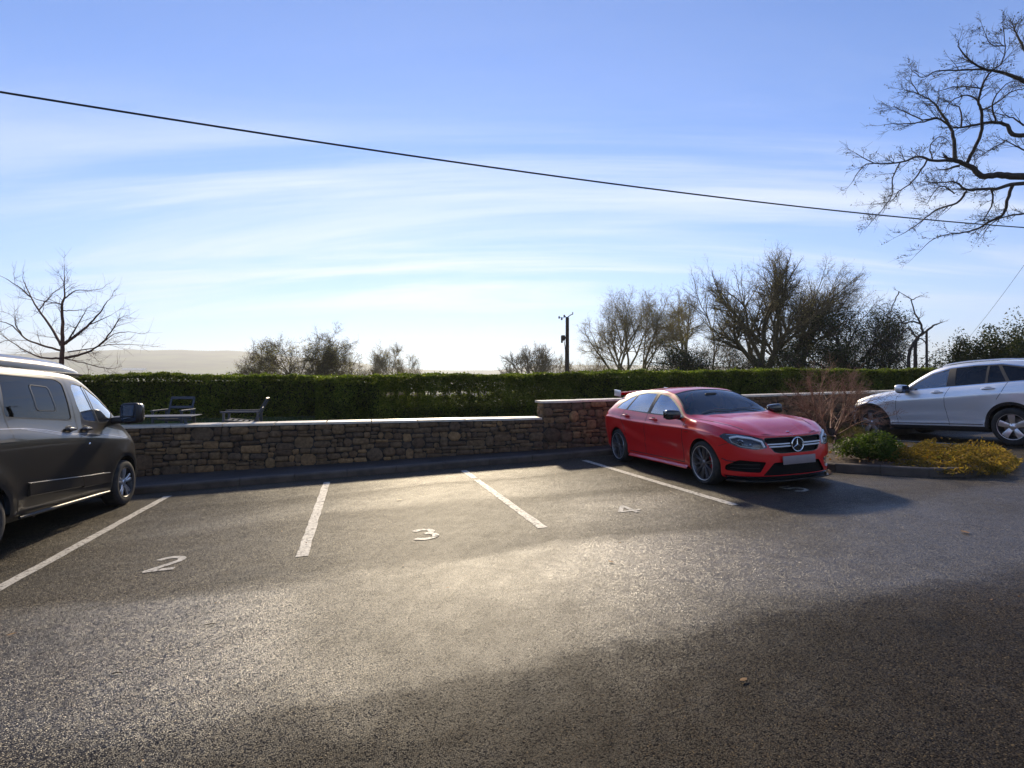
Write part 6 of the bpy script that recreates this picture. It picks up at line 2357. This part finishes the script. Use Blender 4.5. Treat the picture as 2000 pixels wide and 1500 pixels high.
# ================================================================= grey camper van
def grey_van():
    root = empty('camper_van', label='dark grey camper van with low pop top roof, nose towards the wall', cat='van')
    sp = dict(W=.985, nose=.98, tail=-3.98, af=1.05, ar=.35, nf=2.9, nr=5, hub=.34, ra=.40, dx=.09,
              zb=pch([(-3.98, .36), (-2.5, .33), (-.5, .28), (.4, .26), (.98, .28)]),
              zs=pch([(-3.98, 1.36), (-2.6, 1.36), (-1.3, 1.30), (-.8, 1.255), (-.3, 1.20), (0, 1.16), (.3, 1.10), (.6, 1.02), (.98, .93)]),
              wx=pch([(-3.98, 1), (-1, 1.0), (-.6, .99), (.1, .995), (.98, .96)]),
              side=pch([(0, .955), (.06, .975), (.2, .99), (.4, 1.0), (.6, 1.0), (.78, .995), (.84, .982), (.9, .968), (1, .945)]),
              levels=[0, .04, .1, .18, .26, .34, .42, .5, .58, .66, .73, .79, .83, .87, .92, 1.0],
              np=pch([(.25, -.08), (.45, 0), (.7, 0), (.9, -.05), (1.05, -.14), (1.2, -.3)]),
              tp=pch([(.3, .02), (1.4, 0), (1.9, .06)]),
              yR=pch([(-3.98, .78), (-3.6, .80), (-1.2, .80), (-.8, .79), (-.4, .83), (0, .88), (.2, .86), (.5, .72), (.98, .5)]),
              zR=pch([(-3.98, 1.80), (-3.8, 1.89), (-3.0, 1.93), (-1.4, 1.91), (-1.0, 1.885), (-.75, 1.82), (-.5, 1.68), (-.2, 1.46), (.05, 1.27), (.18, 1.19), (.4, 1.13), (.7, 1.03), (.98, .95)]),
              zC=pch([(-3.98, 1.84), (-3.8, 1.95), (-3.0, 2.0), (-1.4, 1.985), (-.95, 1.95), (-.7, 1.87), (-.4, 1.69), (-.1, 1.50), (.2, 1.33), (.35, 1.24), (.5, 1.19), (.75, 1.09), (.98, .965)]), c1=.5, bul=.022)
    def mod(v):
        x, y, z = v.co
        s = 1 if y > 0 else -1
        for cx in (0, -2.933):
            r = math.hypot(x - cx, z - .34)
            if abs(y) > .6 and .36 < r < .66: v.co.y += s * .022 * math.exp(-((r - .47) / .07) ** 2)
        if -2.4 < x < -.5 and abs(y) > .7 and z < .55: v.co.y += s * .0 
        # swage under the windows
        zl = 1.27 - .075 * (x + 2.65) if x < .4 else 1.0
        zl = 1.25 - .085 * (x + 2.6)
        if abs(y) > .7 and x < .4: v.co.y -= s * .014 * (1 if z > zl else 0) * min(1, abs(z - zl) / .03)
    sp['mod'] = mod
    sh = Shell(sp)
    lowf = lambda f, c: c.z < .95 and abs(c.y) > .55
    for cx in (0, -2.933):
        sh.carve(arch_poly(cx, .34, .44), SIDE, 13, lowf)
        sh.carve(arch_poly(cx, .34, .40), SIDE, 9, lowf)
    up = lambda f, c: c.z > 1.05 and abs(c.y) > .6 and abs(f.normal.y) > .35
    sw = rounded([(-2.50, 1.405), (-1.36, 1.335), (-1.27, 1.34), (-1.30, 1.80), (-1.42, 1.845), (-2.44, 1.865)], .05)
    bw = rounded([(-3.75, 1.42), (-2.60, 1.41), (-2.52, 1.865), (-3.70, 1.86)], .05)
    dw = rounded([(-.98, 1.315), (-.50, 1.268), (-.30, 1.275), (-.16, 1.40), (-.45, 1.615), (-.74, 1.765), (-1.03, 1.80), (-1.12, 1.77), (-1.09, 1.52)], .045)
    for p, t in ((sw, 4), (bw, 4), (dw, 3)):
        sh.carve(grown(p, .016), SIDE, 2, up)
        sh.carve(p, SIDE, t, up)
    ws = [(.30, 0), (.28, .4), (.15, .72), (.03, .82), (-.3, .78), (-.62, .74), (-.70, .4), (-.72, 0)]
    ws = ws + [(a, -b) for a, b in ws[::-1] if b > 0]
    topf = lambda f, c: c.z > 1.15 and f.normal.z > .1 and c.x > -1.0
    sh.carve(grown(ws, .02), TOP, 2, topf)
    sh.carve(ws, TOP, 5, topf)
    ff = lambda f, c: c.x > .3 and f.normal.x > .25
    sh.carve(rounded([(-.42, .88), (.42, .88), (.34, .58), (-.34, .58)], .03), FRONT, 7, ff)
    sh.carve(rounded([(-.62, .48), (.62, .48), (.56, .34), (-.56, .34)], .03), FRONT, 7, ff)
    for s in (-1, 1):
        ax = (Vector((.7071, .7071, 0)), Vector((0, 0, 1))) if s < 0 else (Vector((-.7071, .7071, 0)), Vector((0, 0, 1)))
        hl = [(-.40, 1.10), (-.30, 1.085), (.10, .96), (.24, .86), (.10, .82), (-.20, .86), (-.34, .95)]
        if s > 0: hl = [(-a, b) for a, b in hl]
        sh.carve(rounded(hl, .02, 3), ax, 11, lambda f, c, s=s: c.x > .0 and c.y * s > .3)
    body = sh.part('body', {0}, M['bronze'], root)
    sh.part('window_trim', {2}, M['black'], root)
    for s in (-1, 1):
        for fx in (lambda x: x > -1.5, lambda x: x <= -1.5): sh.part('arch_lip', {13}, M['black'], root, side=s, xf=fx)
    for s in (-1, 1):
        glassy(sh, root, 'cab_window', 3, M['glass'], s)
        glassy(sh, root, 'side_window', 4, M['privacy'], s)
    glassy(sh, root, 'windscreen', 5, M['screen'])
    sh.part('grille', {7}, M['black'], root, .03, None, M['black'])
    for s in (-1, 1):
        V, F, a_, b_ = sh.extract({11}, 0, s)
        hl = mesh('headlight', V, F, M['lens'], root, smooth=True)
        Vi, Fi, a_, b_ = sh.extract({11}, .04, s)
        MB().add([tuple(v) for v in Vi], Fi).build('lamp_housing', M['reflector'], hl, smooth=True)
        handle(root, sh, -1.38, 1.205, s, M['bronze'], .19, h=.03)
        handle(root, sh, -.99, 1.19, s, M['bronze'], .19, h=.03)
        h, n_ = sh.side(-.99, .99, s)
        MB().lathe([(0, s * .006), (.014, s * .006), (.022, s * .002), (.024, 0)], 'Y', 16, h).build('door_lock', M['chrome'], root, smooth=True)
        # opening pane in the big side window
        k = MB()
        q = rounded([(-1.93, 1.46), (-1.55, 1.445), (-1.62, 1.745), (-1.97, 1.765)], .05, 5)
        sh.ribbon(k, q + [q[0]], s, .011, .001)
        k.build('opening_pane_frame', M['black'], root)
        k = MB()
        sh.ribbon(k, [(-.80, 1.79), (-.70, 1.50), (-.60, 1.27)], s, .030, .005)
        k.build('quarterlight_bar', M['black'], root)
        # rubbing strip with bright top edge
        for (xa, xb, za, zb_) in ((-2.27, -1.20, .655, .585), (-1.19, -.50, .585, .545)):
            v = []; f = []
            xs = np.linspace(xa, xb, 8)
            for i, x in enumerate(xs):
                z = za + (zb_ - za) * i / 7
                y = sh.side(x, z, s)[0].y
                hh = .145 * (1 - .2 * (x - xa) / 2)
                v += [(x, y - s * .004, z + .012), (x, y + s * .020, z + .002), (x, y + s * .024, z - hh * .93), (x, y - s * .004, z - hh)]
            for i in range(7):
                for e in range(3): f.append((4 * i + e, 4 * i + e + 1, 4 * i + 5 + e, 4 * i + 4 + e))
            f += [(0, 1, 2, 3), (31, 30, 29, 28)]
            MB().add(v, f).build('side_moulding', M['bronze'], root, smooth=True, sharp=25)
        # side bar below the sill
        P = [(x, s * 1.0, .315 - .03 * (x + 2.5) / 2) for x in np.linspace(-2.45, -.55, 8)]
        MB().tube(P, [.014, .02, .02, .02, .02, .02, .02, .014], 10).build('side_bar', M['black'], root, smooth=True)
        k = MB()
        for x in (-2.2, -1.6, -1.0): k.box((x, s * .93, .29), (.05, .14, .03), bevel=.008)
        k.build('bar_bracket', M['black'], root)
        # mirror
        c0, n_ = sh.side(-.22, 1.30, s)
        mc = c0 + Vector((.06, s * .235, .075))
        mo = MB().sq(mc, (.10, .135, .155), (.45, .5), fn=lambda q: Vector((q.x * (1 - .2 * abs(q.z) / .155), q.y, q.z))).build('door_mirror', M['black'], root, smooth=True, sharp=60)
        MB().sq(c0 + Vector((.05, s * .08, -.02)), (.08, .12, .05), (.5, .5)).build('mirror_arm', M['black'], mo, smooth=True)
        v = [mc + Vector((-.103, s * y, z)) for y, z in ((-.10, -.04), (.10, -.04), (.10, .12), (-.10, .12))]
        v2 = [mc + Vector((-.10, s * y, z)) for y, z in ((-.09, -.12), (.09, -.12), (.10, -.055), (-.10, -.055))]
        MB().add(v, [(0, 1, 2, 3)]).add(v2, [(0, 1, 2, 3)]).build('mirror_glass', M['mirror'], mo)
        MB().sq(mc + Vector((.03, s * .03, 0)), (.08, .12, .15), (.45, .5)).build('mirror_cap', M['bronze'], mo, smooth=True)
        # side decals
        k = MB()
        sh.ribbon(k, [(-2.62, 1.275), (-2.2, 1.262), (-1.85, 1.225), (-1.55, 1.175), (-1.25, 1.145), (-.9, 1.125), (-.4, 1.075), (.1, 1.0), (.28, .95)], s, .008, .002)
        sh.ribbon(k, [(-2.3, 1.262), (-1.9, 1.215), (-1.6, 1.163), (-1.25, 1.132)], s, .006, .002)
        sh.ribbon(k, [(-2.2, 1.245), (-1.9, 1.20), (-1.62, 1.152), (-1.3, 1.125)], s, .005, .002)
        k.build('side_decal', M['stripe'], root)
    k = MB()
    for s in (-1, 1):
        sh.ribbon(k, [(-1.23, 1.86), (-1.18, 1.32), (-1.17, .33)], s, .008)
        sh.ribbon(k, [(-2.56, 1.88), (-2.50, 1.38), (-2.46, 1.20), (-2.44, .36)], s, .008)
        sh.ribbon(k, [(-.09, 1.20), (-.12, .95), (-.2, .78)], s, .007)
        sh.ribbon(k, [(-2.6, 1.90), (-1.5, 1.885), (-.9, 1.845), (-.5, 1.69), (-.1, 1.42)], s, .008)
    for s in (-1,): sh.ribbon(k, [(-3.9, 1.16), (-2.46, 1.145)], s, .03)
    sh.ribbon(k, [(-3.9, 1.16), (-2.46, 1.145)], 1, .03)
    merge_into(body, k, M['black'])
    # pop-top roof
    k = MB()
    v = []; f = []
    stn = [(-3.55, .60, 1.985, 2.03), (-3.4, .66, 1.97, 2.09), (-3.0, .69, 1.965, 2.12), (-2.2, .70, 1.96, 2.135), (-1.5, .70, 1.95, 2.13), (-1.0, .69, 1.945, 2.115), (-.72, .675, 1.93, 2.08), (-.55, .655, 1.915, 2.04), (-.47, .61, 1.91, 1.985)]
    for (x, w, z0, z1) in stn:
        v += [(x, -w, z0), (x, -w - .004, z0 + (z1 - z0) * .35), (x, -w + .02, z0 + (z1 - z0) * .62), (x, -w + .09, z1 - .012), (x, -w * .45, z1 + .006), (x, 0, z1 + .01),
              (x, w * .45, z1 + .006), (x, w - .09, z1 - .012), (x, w - .02, z0 + (z1 - z0) * .62), (x, w + .004, z0 + (z1 - z0) * .35), (x, w, z0)]
    for i in range(len(stn) - 1):
        for e in range(11): f.append((11 * i + e, 11 * i + (e + 1) % 11, 11 * i + 11 + (e + 1) % 11, 11 * i + 11 + e))
    f += [tuple(range(11)), tuple(range(11 * 8, 11 * 9))[::-1]]
    k.add(v, f).build('pop_top_roof', M['bronze'], root, smooth=True, sharp=50)
    k = MB()
    for s in (-1, 1): k.box((-2.02, s * .70, 1.945), (2.9, .035, .030), bevel=.008)
    k.build('roof_seal', M['black'], root)
    liners(root, sp, (0, -2.933), M['black'])
    underfloor(root, sp, .24, -3.8, .46, M['black'], (0, -2.933))
    st = dict(n=5, pair=(-.17, .17), mb=2, w0=.034, w1=.052, hub=.07, dish=.03, m=M['alloy'], lip=M['alloydark'], tilt=-.016, bow=.006)
    for x in (0, -2.933):
        for s in (-1, 1):
            make_wheel(root, (x, s * .865, .34), s, .338, .222, .225, st)
    seats(root, (-1.0,), .45, .80, M['seat'])
    MB().sq((-2.6, 0, .85), (.3, .75, .14), (.4, .3)).sq((-2.95, 0, 1.15), (.1, .75, .32), (.4, .3)).build('rear_seat', M['seat'], root, smooth=True)
    MB().sq((-.20, 0, 1.10), (.38, .84, .15), (.5, .3)).build('dashboard', M['black'], root, smooth=True)
    cc = Vector((-.52, -.45, 1.18))
    MB().tube([cc + Vector((.10 * math.sin(a), .19 * math.cos(a), .16 * math.sin(a))) for a in np.linspace(0, 2 * math.pi, 25)], .014, 6, cap=False).build('steering_wheel', M['black'], root, smooth=True)
    place(root, -6.7917 + .03, 8.0053, 1.7882, R(.9), 0.0)
    return root


red_car()
silver_suv()
grey_van()
